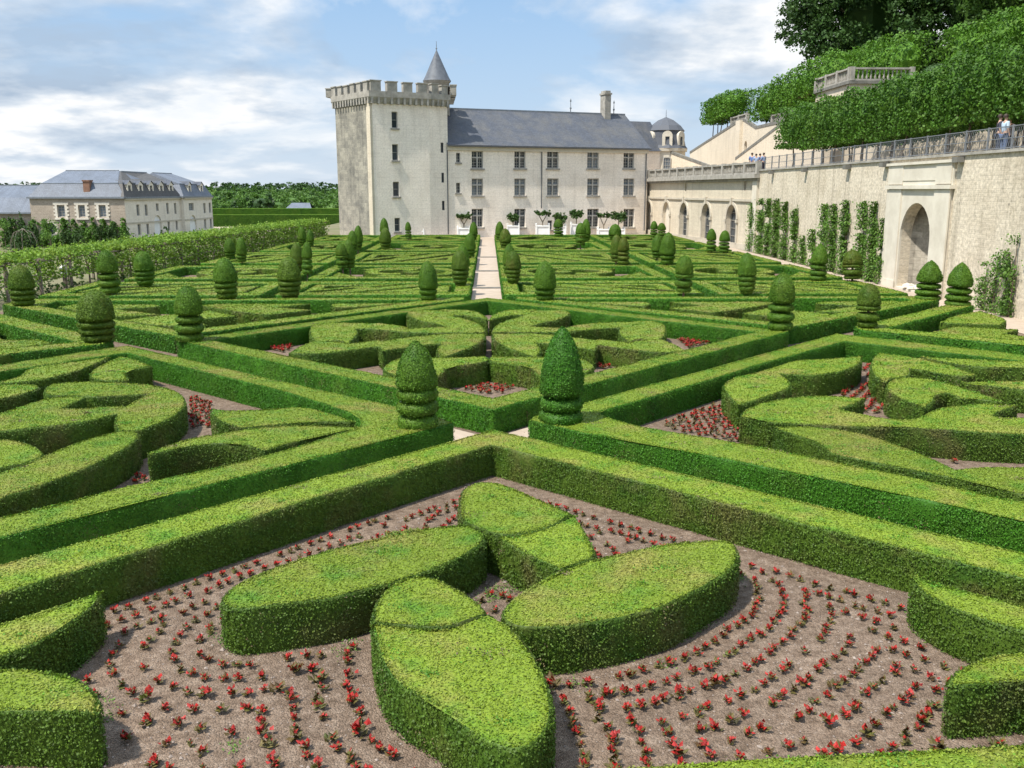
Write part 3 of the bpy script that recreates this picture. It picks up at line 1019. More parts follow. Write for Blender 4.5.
cD = W('j', [(300, 484), (400, 484), (480, 489), (540, 519), (540, 537), (500, 525), (420, 511), (345, 513)])
NM = [('thin wing-shaped hedge at the rear corner', cD), ('upper heart hedge with a long arm', cA), ('lower heart hedge with a pointed tail', cB), ('kidney-shaped hedge near the front corner', cC)]
for nm, q in NM:
    q = [(x + .07, y) for x, y in q]
    hedge([q], nm + ', left half of the central square', group=g4)
    hedge([mir(q)], nm + ', right half of the central square', group=g4)

g5 = 'low hedge shapes in the triangles behind the central square'
tri_shapes = [
    ([(-17.0, 36.6), (-13.6, 33.6), (-12.2, 34.2), (-14.6, 35.9), (-13.0, 36.6), (-13.4, 37.3), (-16.6, 37.4)], 'forked hedge at the outer end'),
    ([(-12.9, 32.6), (-10.9, 31.0), (-9.6, 31.4), (-10.6, 32.6), (-9.2, 33.6), (-10.6, 35.2), (-12.0, 34.0)], 'arrow-shaped hedge by the front corner'),
    ([(-11.6, 36.9), (-9.6, 35.0), (-8.2, 34.0), (-6.8, 35.3), (-8.3, 36.2), (-7.2, 37.3), (-11.0, 37.4)], 'tulip-shaped hedge in the middle'),
    ([(-6.4, 36.9), (-6.0, 36.0), (-5.0, 36.4), (-3.4, 37.4), (-6.1, 37.4)], 'small wedge hedge at the inner end'),
]
for q, nm in tri_shapes:
    hedge([q], nm + ' of the triangle bed left of the central axis', h=0.5, group=g5)
    hedge([[(-x + 0.25, y + 0.25) for x, y in q]], nm + ' of the triangle bed right of the central axis', h=0.5, group=g5)
outer = [
    ([(13.8, 28.6), (15.2, 27.4), (17.2, 27.6), (16.4, 28.6), (17.4, 29.5), (15.6, 30.2)], 'fan-shaped hedge inside the V-shaped hedge at the far right'),
    ([(17.2, 25.8), (18.6, 24.9), (20.4, 25.4), (20.4, 27.0), (18.4, 27.2)], 'blunt hedge against the right edge beside the fan-shaped hedge'),
    ([(15.6, 31.2), (17.4, 30.6), (18.4, 31.8), (18.6, 34.2), (17.0, 33.0)], 'small curved hedge under the high wall with the niche'),
    ([(-14.0, 27.4), (-16.0, 25.4), (-18.6, 25.0), (-17.4, 27.4), (-18.4, 29.6), (-16.0, 29.4)], 'fan-shaped hedge inside the V-shaped hedge at the far left'),
    ([(-16.4, 31.0), (-18.0, 30.0), (-20.0, 31.0), (-20.4, 34.2), (-18.4, 33.0)], 'small curved hedge below the vine pergola'),
]
for q, lb in outer:
    hedge([q], lb, h=0.52)

# ------------------------------------------------------------------ far flower salon: rows of framed compartments
ROWS = [(40.5, 46.6), (48.2, 56.8), (58.6, 69.0), (70.8, 82.0), (83.8, 95.8)]
COLS = [('left of the central path', -9.4, -0.84), ('right of the central path', 0.66, 9.6), ('beside the vine pergola', -17.8, -10.05), ('under the high wall', 10.2, 18.7)]
ORD = ['first', 'second', 'third', 'fourth', 'fifth']
gR = 'hedges of the far parterre'


def rect(x0, x1, y0, y1):
    return [(x0, y0), (x1, y0), (x1, y1), (x0, y1)]


def band(pts, w):
    """open polyline -> band polygon of width w"""
    p = np.array(pts, float)
    t = np.gradient(p, axis=0)
    t /= np.linalg.norm(t, axis=1)[:, None]
    n = np.stack([-t[:, 1], t[:, 0]], 1) * w / 2
    return [tuple(q) for q in np.concatenate([p + n, (p - n)[::-1]])]


rr = random.Random(11)
for r, (y0, y1) in enumerate(ROWS):
    for c, (cn, x0, x1) in enumerate(COLS):
        if cn == 'beside the vine pergola':
            x0 = -19.6 + r * 0.75
        where = '%s far row, %s' % (ORD[r], cn)
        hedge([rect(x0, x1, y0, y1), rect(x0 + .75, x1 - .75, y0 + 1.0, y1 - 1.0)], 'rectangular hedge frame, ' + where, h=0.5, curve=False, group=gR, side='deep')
        ax0, ax1, ay0, ay1 = x0 + 1.0, x1 - 1.0, y0 + 1.35, y1 - 1.35
        cx, cy = (ax0 + ax1) / 2, (ay0 + ay1) / 2
        w, d = ax1 - ax0, ay1 - ay0
        s = 1 if c in (1, 3) else -1

        def X(u, v):
            return (cx + s * u * w / 2, cy + v * d / 2)
        if r in (0, 2):
            sh = [('hollow triangle hedge', [[X(-1, -1), X(0.15, -1), X(-1, .75)], [X(-.72, -.62), X(-.42, -.62), X(-.72, -.1)]], False),
                  ('slanting hedge bar', [[X(-.85, 1), X(-.38, 1), X(.78, -1), X(.34, -1)]], False),
                  ('solid triangle hedge', [[X(1, -.8), X(1, 1), X(-.2, 1)], [X(.82, -.2), X(.82, .72), X(.2, .72)]], False),
                  ('small diamond hedge', [[X(.2, -.15), X(.42, .15), X(.2, .45), X(-.02, .15)]], False)]
        elif r in (1, 3):
            arc1 = [X(-.15 + .82 * math.cos(a), .0 + .9 * math.sin(a)) for a in np.linspace(.5, 5.2, 13)]
            arc2 = [X(.05 + .42 * math.cos(a), .05 + .5 * math.sin(a)) for a in np.linspace(-1.9, 2.4, 11)]
            sh = [('open ring hedge', [band(arc1, .9)], True),
                  ('crescent hedge', [band(arc2, .8)], True),
                  ('round hedge boss', [[X(-.25 + .17 * math.cos(a), .2 * math.sin(a)) for a in np.linspace(0, 6.28, 9)[:-1]]], True),
                  ('corner wedge hedge', [[X(1, -1), X(1, -.2), X(.6, -1)]], False)]
        else:
            wv = [X(u, -.45 + .38 * math.sin(u * 4)) for u in np.linspace(-1, 1, 13)]
            wv2 = [X(u, .45 + .38 * math.sin(u * 4 + 2)) for u in np.linspace(-1, 1, 13)]
            sh = [('wavy ribbon hedge in front', [band(wv, .95)], True), ('wavy ribbon hedge behind', [band(wv2, .95)], True),
                  ('low round hedge', [[X(.1 + .15 * math.cos(a), .16 * math.sin(a)) for a in np.linspace(0, 6.28, 9)[:-1]]], True)]
        for nm, pl, cv in sh:
            hedge(pl, nm + ', ' + where, h=0.48, curve=cv, group=gR)

# ------------------------------------------------------------------ topiaries
def topi_mesh(prof, mat, seed, nleaf, leaf):
    """closed lathe profile (r, z) in unit-height space, lumpy, covered with small leaves"""
    mb = MB()
    rs = np.random.default_rng(seed)
    prof = np.array(prof, float)
    n = 36
    V, F = [], []
    for r, z in prof:
        for k in range(n):
            a = 2 * math.pi * k / n
            q = r * (1 + 0.09 * mnoise.noise(Vector((math.cos(a) * 2 + seed, math.sin(a) * 2, z * 5))) + 0.05 * mnoise.noise(Vector((math.cos(a) * 6 + seed, math.sin(a) * 6, z * 14)))) - 0.010
            V.append((max(q, 0.001) * math.cos(a), max(q, 0.001) * math.sin(a), z))
    for i in range(len(prof) - 1):
        for k in range(n):
            F.append((i * n + k, i * n + (k + 1) % n, (i + 1) * n + (k + 1) % n, (i + 1) * n + k))
    mb.add(V, F, 0, True)
    V = np.array(V)
    F = np.array(F)
    c = V[F].mean(1)
    e1, e2 = V[F[:, 1]] - V[F[:, 0]], V[F[:, 3]] - V[F[:, 0]]
    nr = np.cross(e1, e2)
    ar = np.linalg.norm(nr, axis=1) + 1e-12
    nr /= ar[:, None]
    ii = rs.choice(len(F), nleaf, p=ar / ar.sum())
    u, v = rs.random((nleaf, 1)), rs.random((nleaf, 1))
    q = V[F[ii, 0]] * (1 - u) * (1 - v) + V[F[ii, 1]] * u * (1 - v) + V[F[ii, 2]] * u * v + V[F[ii, 3]] * (1 - u) * v
    leaves(mb, q + nr[ii] * rs.uniform(-.006, .014, (nleaf, 1)), nr[ii], leaf, 0, 0.9, .75)
    return mb


def dome(z0, z1, r, ab=(2, .5), base=0.86, n=14):
    """closed bullet shape; ab sets how pointed it is"""
    p = [(0.02, z0), (r * base * .75, z0 + .003), (r * base, z0 + .015)]
    for i in range(n + 1):
        t = i / n
        p.append((max(r * (1 - t ** ab[0]) ** ab[1], .003), z0 + .05 + (z1 - z0 - .05) * t))
    return p


def disc(z0, z1, r):
    h = z1 - z0
    return [(0.02, z0 + h * .1), (r * .78, z0), (r * .96, z0 + h * .22), (r, z0 + h * .5), (r * .96, z0 + h * .78), (r * .8, z1), (0.02, z1 - h * .05)]


KINDS = {
    'bullet': [('dome', dome(.46, 1, .25, (2, .68))), ('tier', disc(.33, .47, .25)), ('tier', disc(.17, .32, .255)), ('tier', disc(.0, .16, .25))],
    'cone': [('dome', dome(.29, 1, .25, (1.9, .66))), ('tier', disc(.14, .27, .245)), ('tier', disc(.0, .135, .25))],
    'dome': [('dome', dome(.42, 1, .25, (2.1, .5))), ('tier', disc(.30, .42, .25)), ('tier', disc(.18, .30, .235)), ('tier', disc(.06, .18, .215)), ('tier', disc(.0, .06, .17))],
    'gap': [('dome', dome(.50, 1, .235, (2.1, .5))), ('tier', disc(.36, .46, .235)), ('tier', disc(.19, .32, .25)), ('tier', disc(.03, .16, .235))],
    'wide': [('dome', dome(.52, 1, .25, (2.1, .5))), ('tier', disc(.43, .54, .26)), ('tier', disc(.20, .36, .25)), ('tier', disc(.06, .17, .21))],
    'acorn': [('dome', dome(.45, 1, .25, (1.8, .72))), ('tier', disc(.30, .41, .245)), ('tier', disc(.14, .26, .26)), ('tier', disc(.0, .12, .26))],
    'egg': [('dome', dome(.30, 1, .25, (2.1, .5))), ('tier', disc(.17, .30, .23)), ('tier', disc(.04, .16, .20))],
}
PROTO = {}


def topi_proto(kind, mat):
    key = (kind, mat)
    if key in PROTO:
        return PROTO[key]
    root = bpy.data.objects.new('topiary', None)
    root.empty_display_size = .2
    for i, (nm, prof) in enumerate(KINDS[kind]):
        big = nm == 'dome'
        o = topi_mesh(prof, M[mat], i * 3 + len(PROTO) * 17, 7000 if big else 3200, 0.019).build('crown' if big else 'tier', M[mat])
        o.parent = root
    mb = MB()
    mb.tube([(0, 0, -.45), (0.006, 0, 0), (0, 0.004, .5)], [.035, .03, .025], 8)
    o = mb.build('trunk', M['bark'])
    o.parent = root
    PROTO[key] = root
    return root


def dup_root(root):
    c = root.copy()
    COL.objects.link(c)
    for ch in list(root.children):
        k = ch.copy()
        COL.objects.link(k)
        k.parent = c
    return c


def topiary(px, yt, yb, wpx, kind, mat, label, zb=0.52, group='clipped topiaries of the garden'):
    p = topi_proto(kind, mat)
    o = dup_root(p)
    x, y = G(px, yb, zb + .04)
    zt = VP(px, yt, y)[2]
    h = zt - zb
    r = wpx / 2 / FPX * math.hypot(x, y) * 0.985
    o.location = (x, y, zb)
    o.scale = (r / .25, r / .25, h)
    o.rotation_euler = (random.gauss(0, .02), random.gauss(0, .02), px * 0.7)
    tag(o, label, 'topiary', group)
    return o


TOP = [
    (418, 341, 426, 43, 'bullet', 'topiary', 'rounded bullet topiary over three discs, at the near hedge crossing'),
    (561, 327, 421, 46, 'cone', 'deep', 'tall bright green cone topiary over two discs, at the near hedge crossing'),
    (98, 290, 342, 34, 'dome', 'topiary_b', 'bronze green dome topiary on the corner of the far left V-shaped hedge'),
    (190, 286, 341, 28, 'gap', 'topiary', 'small domed topiary over loose tiers at the left corner of the central square'),
    (780, 273, 330, 26, 'gap', 'topiary', 'domed topiary with three gapped tiers at the right corner of the central square'),
    (867, 284, 328, 22, 'wide', 'topiary_b', 'stubby wide topiary with a gap in its middle, before the pointed pair'),
    (227.5, 258, 299, 23, 'dome', 'topiary', 'left of the two broad domes before the cross path, left of the axis'),
    (290, 257, 297, 23, 'dome', 'topiary_b', 'right of the two broad domes before the cross path, bronze on top'),
    (110.5, 250, 293, 20, 'gap', 'topiary', 'tall dark topiary in front of the grey pergola post'),
    (145.5, 251, 285, 18, 'dome', 'topiary', 'dark dome topiary just beyond the grey pergola post'),
    (24, 265, 306, 22, 'dome', 'topiary_b', 'brown topped topiary beside the pergola at the left edge'),
    (428.5, 261, 300, 20, 'egg', 'topiary', 'egg-shaped topiary behind the central square, left of the path'),
    (545, 261, 300, 23, 'egg', 'topiary', 'broad egg-shaped topiary behind the central square, right of the path'),
    (460.5, 250, 284, 17, 'dome', 'topiary_b', 'olive domed topiary, nearest of the row left of the central path'),
    (463.5, 244, 276, 14, 'egg', 'topiary', 'half hidden topiary behind the olive dome left of the central path'),
    (470, 233, 257, 12, 'egg', 'topiary', 'third topiary along the left side of the central path'),
    (473.5, 222, 240, 8.5, 'egg', 'topiary', 'slim last topiary left of the central path, nearest the castle'),
    (513, 251, 282, 15.5, 'dome', 'topiary_b', 'nearest tiered topiary right of the central path'),
    (509, 244, 274, 13.5, 'egg', 'topiary', 'topiary half hidden behind the nearest one right of the central path'),
    (505.5, 228.5, 248, 12, 'egg', 'topiary_b', 'third topiary along the right side of the central path'),
    (499.5, 221.5, 240, 9, 'egg', 'topiary', 'last topiary right of the central path, nearest the castle'),
    (580.5, 223, 246, 11, 'wide', 'topiary', 'front one of a topiary pair before the white planter boxes'),
    (586, 219, 241, 9.5, 'egg', 'topiary', 'rear one of a topiary pair before the white planter boxes'),
    (558.6, 219, 236, 10, 'gap', 'topiary', 'lone topiary with loose tiers close to the white planter boxes'),
    (614.7, 224, 240, 13, 'egg', 'topiary', 'plump topiary before the two paired citrus crowns'),
    (616, 234.5, 262, 12, 'egg', 'topiary_b', 'left one of the olive topiary pair in the right half of the far rows'),
    (623.5, 237, 264, 12, 'gap', 'topiary_b', 'right one of the olive topiary pair, on a bare trunk'),
    (653.7, 221, 237, 7.5, 'gap', 'topiary', 'left one of the smallest topiary pair before the gallery arches'),
    (661.6, 223, 237.5, 9, 'gap', 'topiary', 'right one of the smallest topiary pair before the gallery arches'),
    (657, 234.5, 258, 12, 'egg', 'topiary', 'topiary partly hidden by a larger one before the gallery arches'),
    (667, 232.5, 264, 16, 'egg', 'topiary', 'large egg-shaped topiary before the gallery arches'),
    (711, 228.7, 251.5, 10, 'gap', 'topiary', 'left one of two tiered topiaries before the last gallery arch'),
    (723.7, 230.5, 252, 11, 'gap', 'topiary', 'right one of two tiered topiaries before the last gallery arch'),
    (683.4, 255.5, 293, 18, 'wide', 'topiary', 'light green topiary left of the pale side path opening'),
    (746.5, 253, 292, 18, 'dome', 'topiary', 'dark domed topiary right of the pale side path opening'),
    (817.5, 244, 279, 16, 'acorn', 'topiary', 'narrow acorn topiary in front of the climber clad wall'),
    (852, 250, 280, 18, 'wide', 'topiary_b', 'round headed topiary in front of the climber columns left of the niche'),
    (927.4, 260.5, 299, 22, 'acorn', 'topiary', 'left one of the pointed topiary pair below the niche'),
    (957.3, 262.5, 305, 22, 'acorn', 'topiary', 'right one of the pointed topiary pair below the bare wall'),
    (302.5, 226.5, 245, 8.5, 'egg', 'topiary', 'left one of the dark pair in front of the far vine row'),
    (310.7, 229.5, 246, 7.5, 'egg', 'topiary', 'right one of the dark pair in front of the far vine row'),
    (230.7, 238, 258, 11, 'egg', 'topiary', 'left one of the dark pair in front of the middle of the vine row'),
    (242, 237.5, 262, 10.5, 'egg', 'topiary', 'right one of the dark pair in front of the middle of the vine row'),
    (296.7, 243, 272, 13, 'egg', 'topiary_b', 'bronze topiary of the pair at the left side path'),
    (307.4, 242, 274, 11, 'gap', 'topiary', 'green loose tiered topiary of the pair at the left side path'),
    (342.6, 243, 269, 12, 'wide', 'topiary', 'front one of the light green pair below the keep'),
    (350, 239.5, 268, 12, 'egg', 'topiary', 'rear one of the light green pair below the keep'),
    (353, 230.5, 251, 10, 'egg', 'topiary', 'front one of the dark pair at the foot of the grey keep wall'),
    (358, 225.5, 250, 9.5, 'egg', 'topiary', 'rear one of the dark pair at the foot of the grey keep wall'),
    (384.6, 218, 238, 9, 'egg', 'topiary', 'bright topiary behind a bronze one at the keep corner'),
    (385.5, 227.5, 249, 12, 'egg', 'topiary_b', 'bronze topiary in front of a bright one at the keep corner'),
    (408.6, 222, 239, 6.5, 'gap', 'topiary', 'thin tiered topiary beside the citrus tree at the keep'),
]
for t in TOP:
    topiary(*t)
for i, (px, yt, yb, w, lb) in enumerate([(225, 227.5, 236, 7, 'left one of two small dark globes beyond the vine row'), (242.6, 226.5, 234.5, 5, 'right one of two small dark globes beyond the vine row')]):
    p = dup_root(topi_proto('egg', 'shrub'))
    x, y = G(px, yb, -2.4)
    p.location = (x, y, -2.4)
    hh = VP(px, yt, y)[2] + 2.4
    p.scale = (hh * .8, hh * .8, hh)
    tag(p, lb, 'topiary', 'clipped topiaries of the garden')

for p in PROTO.values():
    for ch in list(p.children):
        bpy.data.objects.remove(ch)
    bpy.data.objects.remove(p)

# ------------------------------------------------------------------ red begonias and clods in the near bed
rf_ = random.Random(5)


def dist_to(P, poly):
    a, b = poly, np.roll(poly, -1, 0)
    d = np.full(len(P), 1e9)
    for p, q in zip(a, b):
        e = q - p
        t = np.clip(((P - p) @ e) / (e @ e + 1e-9), 0, 1)
        d = np.minimum(d, np.linalg.norm(P - (p + t[:, None] * e), axis=1))
    return d


def bed_rows():
    """plants stand in rows that follow the outline of the petal hedges, ring after ring"""
    pet = [p for lb, p in NEAR_POLYS if 'petal' in lb]
    oth = [p for lb, p in NEAR_POLYS if 'petal' not in lb]
    out = []
    dense = [resample(p if area2(p) > 0 else p[::-1], .03) for p in pet]
    for k in range(14):
        d = .27 + .285 * k
        pts = []
        for p in dense:
            t = np.roll(p, -2, 0) - np.roll(p, 2, 0)
            t /= np.linalg.norm(t, axis=1)[:, None] + 1e-9
            pts.append(p + np.stack([t[:, 1], -t[:, 0]], 1) * d)
        pts = np.concatenate(pts)
        ok = np.ones(len(pts), bool)
        for p in pet:
            ok &= ~inside(pts, p) & (dist_to(pts, p) > d - .012)
        for p in oth:
            ok &= ~inside(pts, p) & (dist_to(pts, p) > .17)
        ok &= (pts[:, 1] > 6.3) & (pts[:, 1] < 15.2 - np.abs(pts[:, 0] - .05) * .98)
        last = []
        step = rf_.uniform(.145, .175)
        for q in pts[ok]:
            if all((q[0] - w[0]) ** 2 + (q[1] - w[1]) ** 2 > step * step for w in last):
                last.append(q)
        out += [(q[0] + rf_.gauss(0, .017), q[1] + rf_.gauss(0, .017)) for q in last if rf_.random() > .05]
    return out


SPOTS = bed_rows()


def begonia(seed, red):
    rs = np.random.default_rng(seed)
    lf, pt = MB(), MB()

    def blade(mb, c, az, up, L, w):
        d = np.array((math.cos(az) * math.cos(up), math.sin(az) * math.cos(up), math.sin(up)))
        s_ = np.array((-math.sin(az), math.cos(az), 0))
        nn = np.cross(s_, d)
        c = np.array(c)
        mb.add([c, c + d * L * .45 + s_ * w + nn * .006, c + d * L - nn * .008, c + d * L * .45 - s_ * w + nn * .006], [(0, 1, 2, 3)])
    nl = 11 if red else 14
    for k in range(nl):
        az = rs.uniform(0, 6.28)
        blade(lf, (rs.normal(0, .012), rs.normal(0, .012), rs.uniform(.01, .05)), az, rs.uniform(-.1, .9), rs.uniform(.04, .07), rs.uniform(.016, .026))
    np_ = int(rs.integers(9, 15)) if red else int(rs.integers(1, 3))
    for k in range(np_):
        az = rs.uniform(0, 6.28)
        blade(pt, (rs.normal(0, .016), rs.normal(0, .016), rs.uniform(.03, .07)), az, rs.uniform(.0, 1.0), rs.uniform(.03, .052), rs.uniform(.014, .024))
    return lf, pt


VAR = [(begonia(s, s % 4 != 3)) for s in range(12)]
SPOTS.sort(key=lambda p: math.hypot(*p))
BP = {}
for i, (x, y) in enumerate(SPOTS[:292]):
    k = rf_.randrange(12)
    if k not in BP:
        o = VAR[k][0].build('red_begonia', M['begonia'])
        f = VAR[k][1].build('blossom', M['petal'])
        f.parent = o
        f.location = (0, 0, 0)
        BP[k] = o
    else:
        o = copy_tree(BP[k])
    o.location = (x, y, 0.004)
    o.rotation_euler.z = rf_.uniform(0, 6.28)
    s = math.exp(rf_.gauss(0.10, .17))
    o.scale = (s, s, s * rf_.uniform(.85, 1.1))
    if x < 0.05 and y < 14:
        side = 'left of the petal hedges'
    else:
        side = 'right of the petal hedges'
    tag(o, 'small red begonia in the near gravel bed, ' + side, 'flower', 'red begonias in the near bed, ' + side)
# the remaining begonias and those of the farther beds
mbl = MB()


def plant(x, y, s=1.0):
    k = rf_.randrange(12)
    a = rf_.uniform(0, 6.28)
    ca, sa_ = math.cos(a) * s, math.sin(a) * s
    for j in (0, 1):
        b = VAR[k][j]
        v = np.concatenate(b.v)
        v = np.column_stack([v[:, 0] * ca - v[:, 1] * sa_ + x, v[:, 0] * sa_ + v[:, 1] * ca + y, v[:, 2] * s + .004])
        mbl.add(v, np.arange(len(v)).reshape(-1, 4), j)


for x, y in SPOTS[292:]:
    plant(x, y)


def rows(poly, step, across, ang, s=1.25, bend=0.0):
    P = np.array([G(x, y) for x, y in poly])
    c = P.mean(0)
    u = np.array((math.cos(ang), math.sin(ang)))
    v = np.array((-u[1], u[0]))
    pts = []
    for a in np.arange(-8, 8, step):
        for b in np.arange(-8, 8, across):
            pts.append(c + u * a + v * (b + bend * a * a) + np.array((rf_.gauss(0, .02), rf_.gauss(0, .02))))
    pts = np.array(pts)
    for q in pts[inside(pts, P)]:
        plant(q[0], q[1], s)


rows(T('d', [(600, 520), (830, 440), (910, 480), (920, 590), (760, 570)]), .16, .30, 0.4, 1.2, 0.1)
rows(T('b', [(225, 250), (330, 285), (320, 380), (250, 390), (232, 330)]), .16, .26, 1.2)
rows(T('e', [(760, 250), (880, 200), (960, 320), (880, 330)]), .16, .26, 1.0)
rows(T('e', [(850, 180), (855, 130), (885, 130), (890, 190)]), .16, .26, 1.0)
rows(T('c', [(630, 385), (700, 362), (790, 370), (830, 385), (740, 408)]), .15, .24, 0.8)
rows(T('d', [(680, 190), (810, 205), (720, 230)]), .15, .24, 0.8, 1.5)
rows(T('i', [(330, 690), (430, 660), (500, 660), (430, 710)]), .15, .24, 0.8, 1.5)
rows(T('d', [(370, 295), (430, 290), (400, 312)]), .15, .24, 0.8, 1.5)
rows(T('7', [(480, 205), (550, 170), (565, 200), (500, 215)]), .15, .24, 0.8, 1.2)
rows(T('f', [(690, 505), (790, 515), (740, 540)]), .2, .3, 0.8, 1.2)
tag(mbl.build('begonia_bedding', [M['begonia'], M['petal']]), 'massed red begonia bedding between the farther hedges', 'flowers', None, 'stuff')

# loose clods and stones on the near bed
nC = 9000
ptc = np.column_stack([RNG.uniform(-5.2, 5.6, nC), RNG.uniform(6.2, 16, nC)])
ptc = ptc[np.abs(ptc[:, 0]) < (16.2 - ptc[:, 1]) * 1.0 + .2]
nC = len(ptc)
sz = np.exp(RNG.normal(-4.75, .45, nC))[:, None]
oct_ = np.array([(1, 0, 0), (-1, 0, 0), (0, 1, 0), (0, -1, 0), (0, 0, .7), (0, 0, -.7)], float)
of = np.array([(0, 2, 4), (2, 1, 4), (1, 3, 4), (3, 0, 4), (2, 0, 5), (1, 2, 5), (3, 1, 5), (0, 3, 5)])
base = np.column_stack([ptc, np.full(nC, .008)])
rv_ = RNG.uniform(.6, 1.3, (nC, 6, 1)) * oct_[None]
an = RNG.uniform(0, 6.28, nC)
rot = np.stack([np.stack([np.cos(an), -np.sin(an)], 1), np.stack([np.sin(an), np.cos(an)], 1)], 1)
rv_[:, :, :2] = np.einsum('nij,nkj->nki', rot, rv_[:, :, :2])
vv = (base[:, None, :] + rv_ * sz[:, :, None]).reshape(-1, 3)
ff = (of[None] + (np.arange(nC) * 6)[:, None, None]).reshape(-1, 3)
mb = MB()
mb.add(vv, ff, 0)
tag(mb.build('gravel', M['pebble']), 'loose clods and pebbles strewn over the near flower bed', 'gravel', None, 'stuff')


mb = MB()
wd = [G(*q) for q in T('3', [(490, 480), (520, 470), (560, 455), (540, 490), (500, 500), (585, 465)]) + T('R6', [(560, 360), (900, 370), (265, 520), (280, 560), (880, 395), (600, 640)]) + T('R8', [(120, 180), (640, 280), (760, 590)]) + T('5', [(690, 235), (410, 560), (60, 640)])]
for x, y in wd:
    k_ = 40
    P_ = np.column_stack([RNG.normal(x, .07, k_), RNG.normal(y, .07, k_), RNG.uniform(.01, .06, k_)])
    leaves(mb, P_, np.tile((0, 0, 1.0), (k_, 1)), .035, 0, .8, .5)
tag(mb.build('weeds', M['climb']), 'small green weeds sprouting in the near gravel bed', 'weeds', None, 'stuff')


# ------------------------------------------------------------------ trees
def crown(mb, blobs, size, n, mat=0, jit=1.2, shell=0.55, sub=0):
    """leafy crown: each blob (centre, radii) holds many clumps of leaves"""
    for c, r in blobs:
        c, r = np.array(c, float), np.array(r, float)
        k = max(6, n // 38)
        d = RNG.normal(0, 1, (k, 3))
        d /= np.linalg.norm(d, axis=1)[:, None]
        cc = d * (RNG.uniform(shell, 1.0, (k, 1)))
        m = n // k
        cr = 0.21
        off = RNG.normal(0, cr * .55, (k, m, 3))
        P = (cc[:, None, :] + off).reshape(-1, 3)
        P = c + P * r
        Nn = np.repeat(d, m, 0) + np.array((0, 0, .4))
        leaves(mb, P, Nn, size, mat, jit, .7)


def core(mb, c, r, mat=0, seed=0.0):
    prof = [(.02, -1), (.55, -.85), (.9, -.45), (1, 0), (.92, .45), (.6, .82), (.02, 1)]
    n = 10
    V = []
    for q, z in prof:
        for k in range(n):
            a = 2 * math.pi * k / n
            f = 1 + .35 * mnoise.noise(Vector((math.cos(a) * 1.5 + c[0], math.sin(a) * 1.5 + c[1], z * 2 + c[2])))
            V.append((c[0] + r[0] * q * f * math.cos(a), c[1] + r[1] * q * f * math.sin(a), c[2] + r[2] * z))
    F = [(i * n + k, i * n + (k + 1) % n, (i + 1) * n + (k + 1) % n, (i + 1) * n + k) for i in range(len(prof) - 1) for k in range(n)]
    mb.add(V, F, mat, False)


def boxcrown(mb, c, hx, hy, hz, size, n, mat=0):
    """pleached crown: leaves on and inside a loose box"""
    n = int(n * 1.7)
    core(mb, c, (hx * .74, hy * .74, hz * .74), mat)
    d = RNG.uniform(-1, 1, (n, 3))
    ax = RNG.integers(0, 3, n)
    sg = RNG.choice([-1, 1], n)
    on = RNG.random(n) < .75
    d[np.arange(n)[on], ax[on]] = sg[on] * RNG.uniform(.78, 1.0, on.sum())
    sc = np.array((hx, hy, hz))
    P = d * sc
    lump = np.array([mnoise.noise(Vector((p[0] * 1.3 + c[0], p[1] * 1.3 + c[1], p[2] * 1.3))) for p in P])
    P = P * (1 + .16 * lump[:, None])
    k = lump > -0.42
    leaves(mb, P[k] + np.array(c), d[k] + np.array((0, 0, .35)), size, mat, .9, .75)


def limbs(mb, base, top, r, spread, n, rnd):
    mb.tube([base, ((base[0] * .6 + top[0] * .4) + rnd.gauss(0, r), (base[1] * .6 + top[1] * .4) + rnd.gauss(0, r), base[2] * .6 + top[2] * .4), top], [r, r * .8, r * .55], 8)
    for k in range(n):
        a = 2 * math.pi * k / n + rnd.uniform(-.4, .4)
        e = (top[0] + math.cos(a) * spread, top[1] + math.sin(a) * spread, top[2] + spread * rnd.uniform(.5, 1.1))
        m = ((top[0] * .5 + e[0] * .5), (top[1] * .5 + e[1] * .5), top[2] * .6 + e[2] * .4)
        mb.tube([(top[0], top[1], top[2] - r), m, e], [r * .5, r * .35, r * .15], 6)


rt = random.Random(21)

# ------------------------------------------------------------------ building helpers
class Fr:
    """a vertical face from A to B: s along it, z up, d out of it towards the garden"""

    def __init__(s, A, B, flip=False):
        s.A, s.B = np.array(A, float), np.array(B, float)
        s.L = float(np.linalg.norm(s.B - s.A))
        s.u = (s.B - s.A) / s.L
        n = np.array((s.u[1], -s.u[0]))
        if n.dot(-s.A) < 0:
            n = -n
        s.n = n

    def __call__(s, a, z, d=0.0):
        p = s.A + s.u * a + s.n * d
        return (p[0], p[1], z)

    def px(s, x, y):
        return onp(x, y, s.A, s.B)

    def rect(s, x0, y0, x1, y1):
        a, b = s.px(x0, (y0 + y1) / 2)[0], s.px(x1, (y0 + y1) / 2)[0]
        xm = (x0 + x1) / 2
        return a, s.px(xm, y1)[1], b, s.px(xm, y0)[1]

    def box(s, mb, a0, a1, z0, z1, d0, d1, mat=0):
        V = [s(a, z, d) for z in (z0, z1) for d in (d0, d1) for a in (a0, a1)]
        uv = [(a + d, z) for z in (z0, z1) for d in (d0, d1) for a in (a0, a1)]
        mb.add(V, [(0, 1, 3, 2), (4, 6, 7, 5), (0, 4, 5, 1), (2, 3, 7, 6), (0, 2, 6, 4), (1, 5, 7, 3)], mat, False, uv)


def rectp(a0, z0, a1, z1):
    return [(a0, z0), (a1, z0), (a1, z1), (a0, z1)]


def archp(a0, z0, a1, z1, n=12):
    r = (a1 - a0) / 2
    c = (a0 + a1) / 2
    return [(a0, z0), (a1, z0)] + [(c + r * math.cos(t), z1 - r + r * math.sin(t)) for t in np.linspace(0, math.pi, n)]


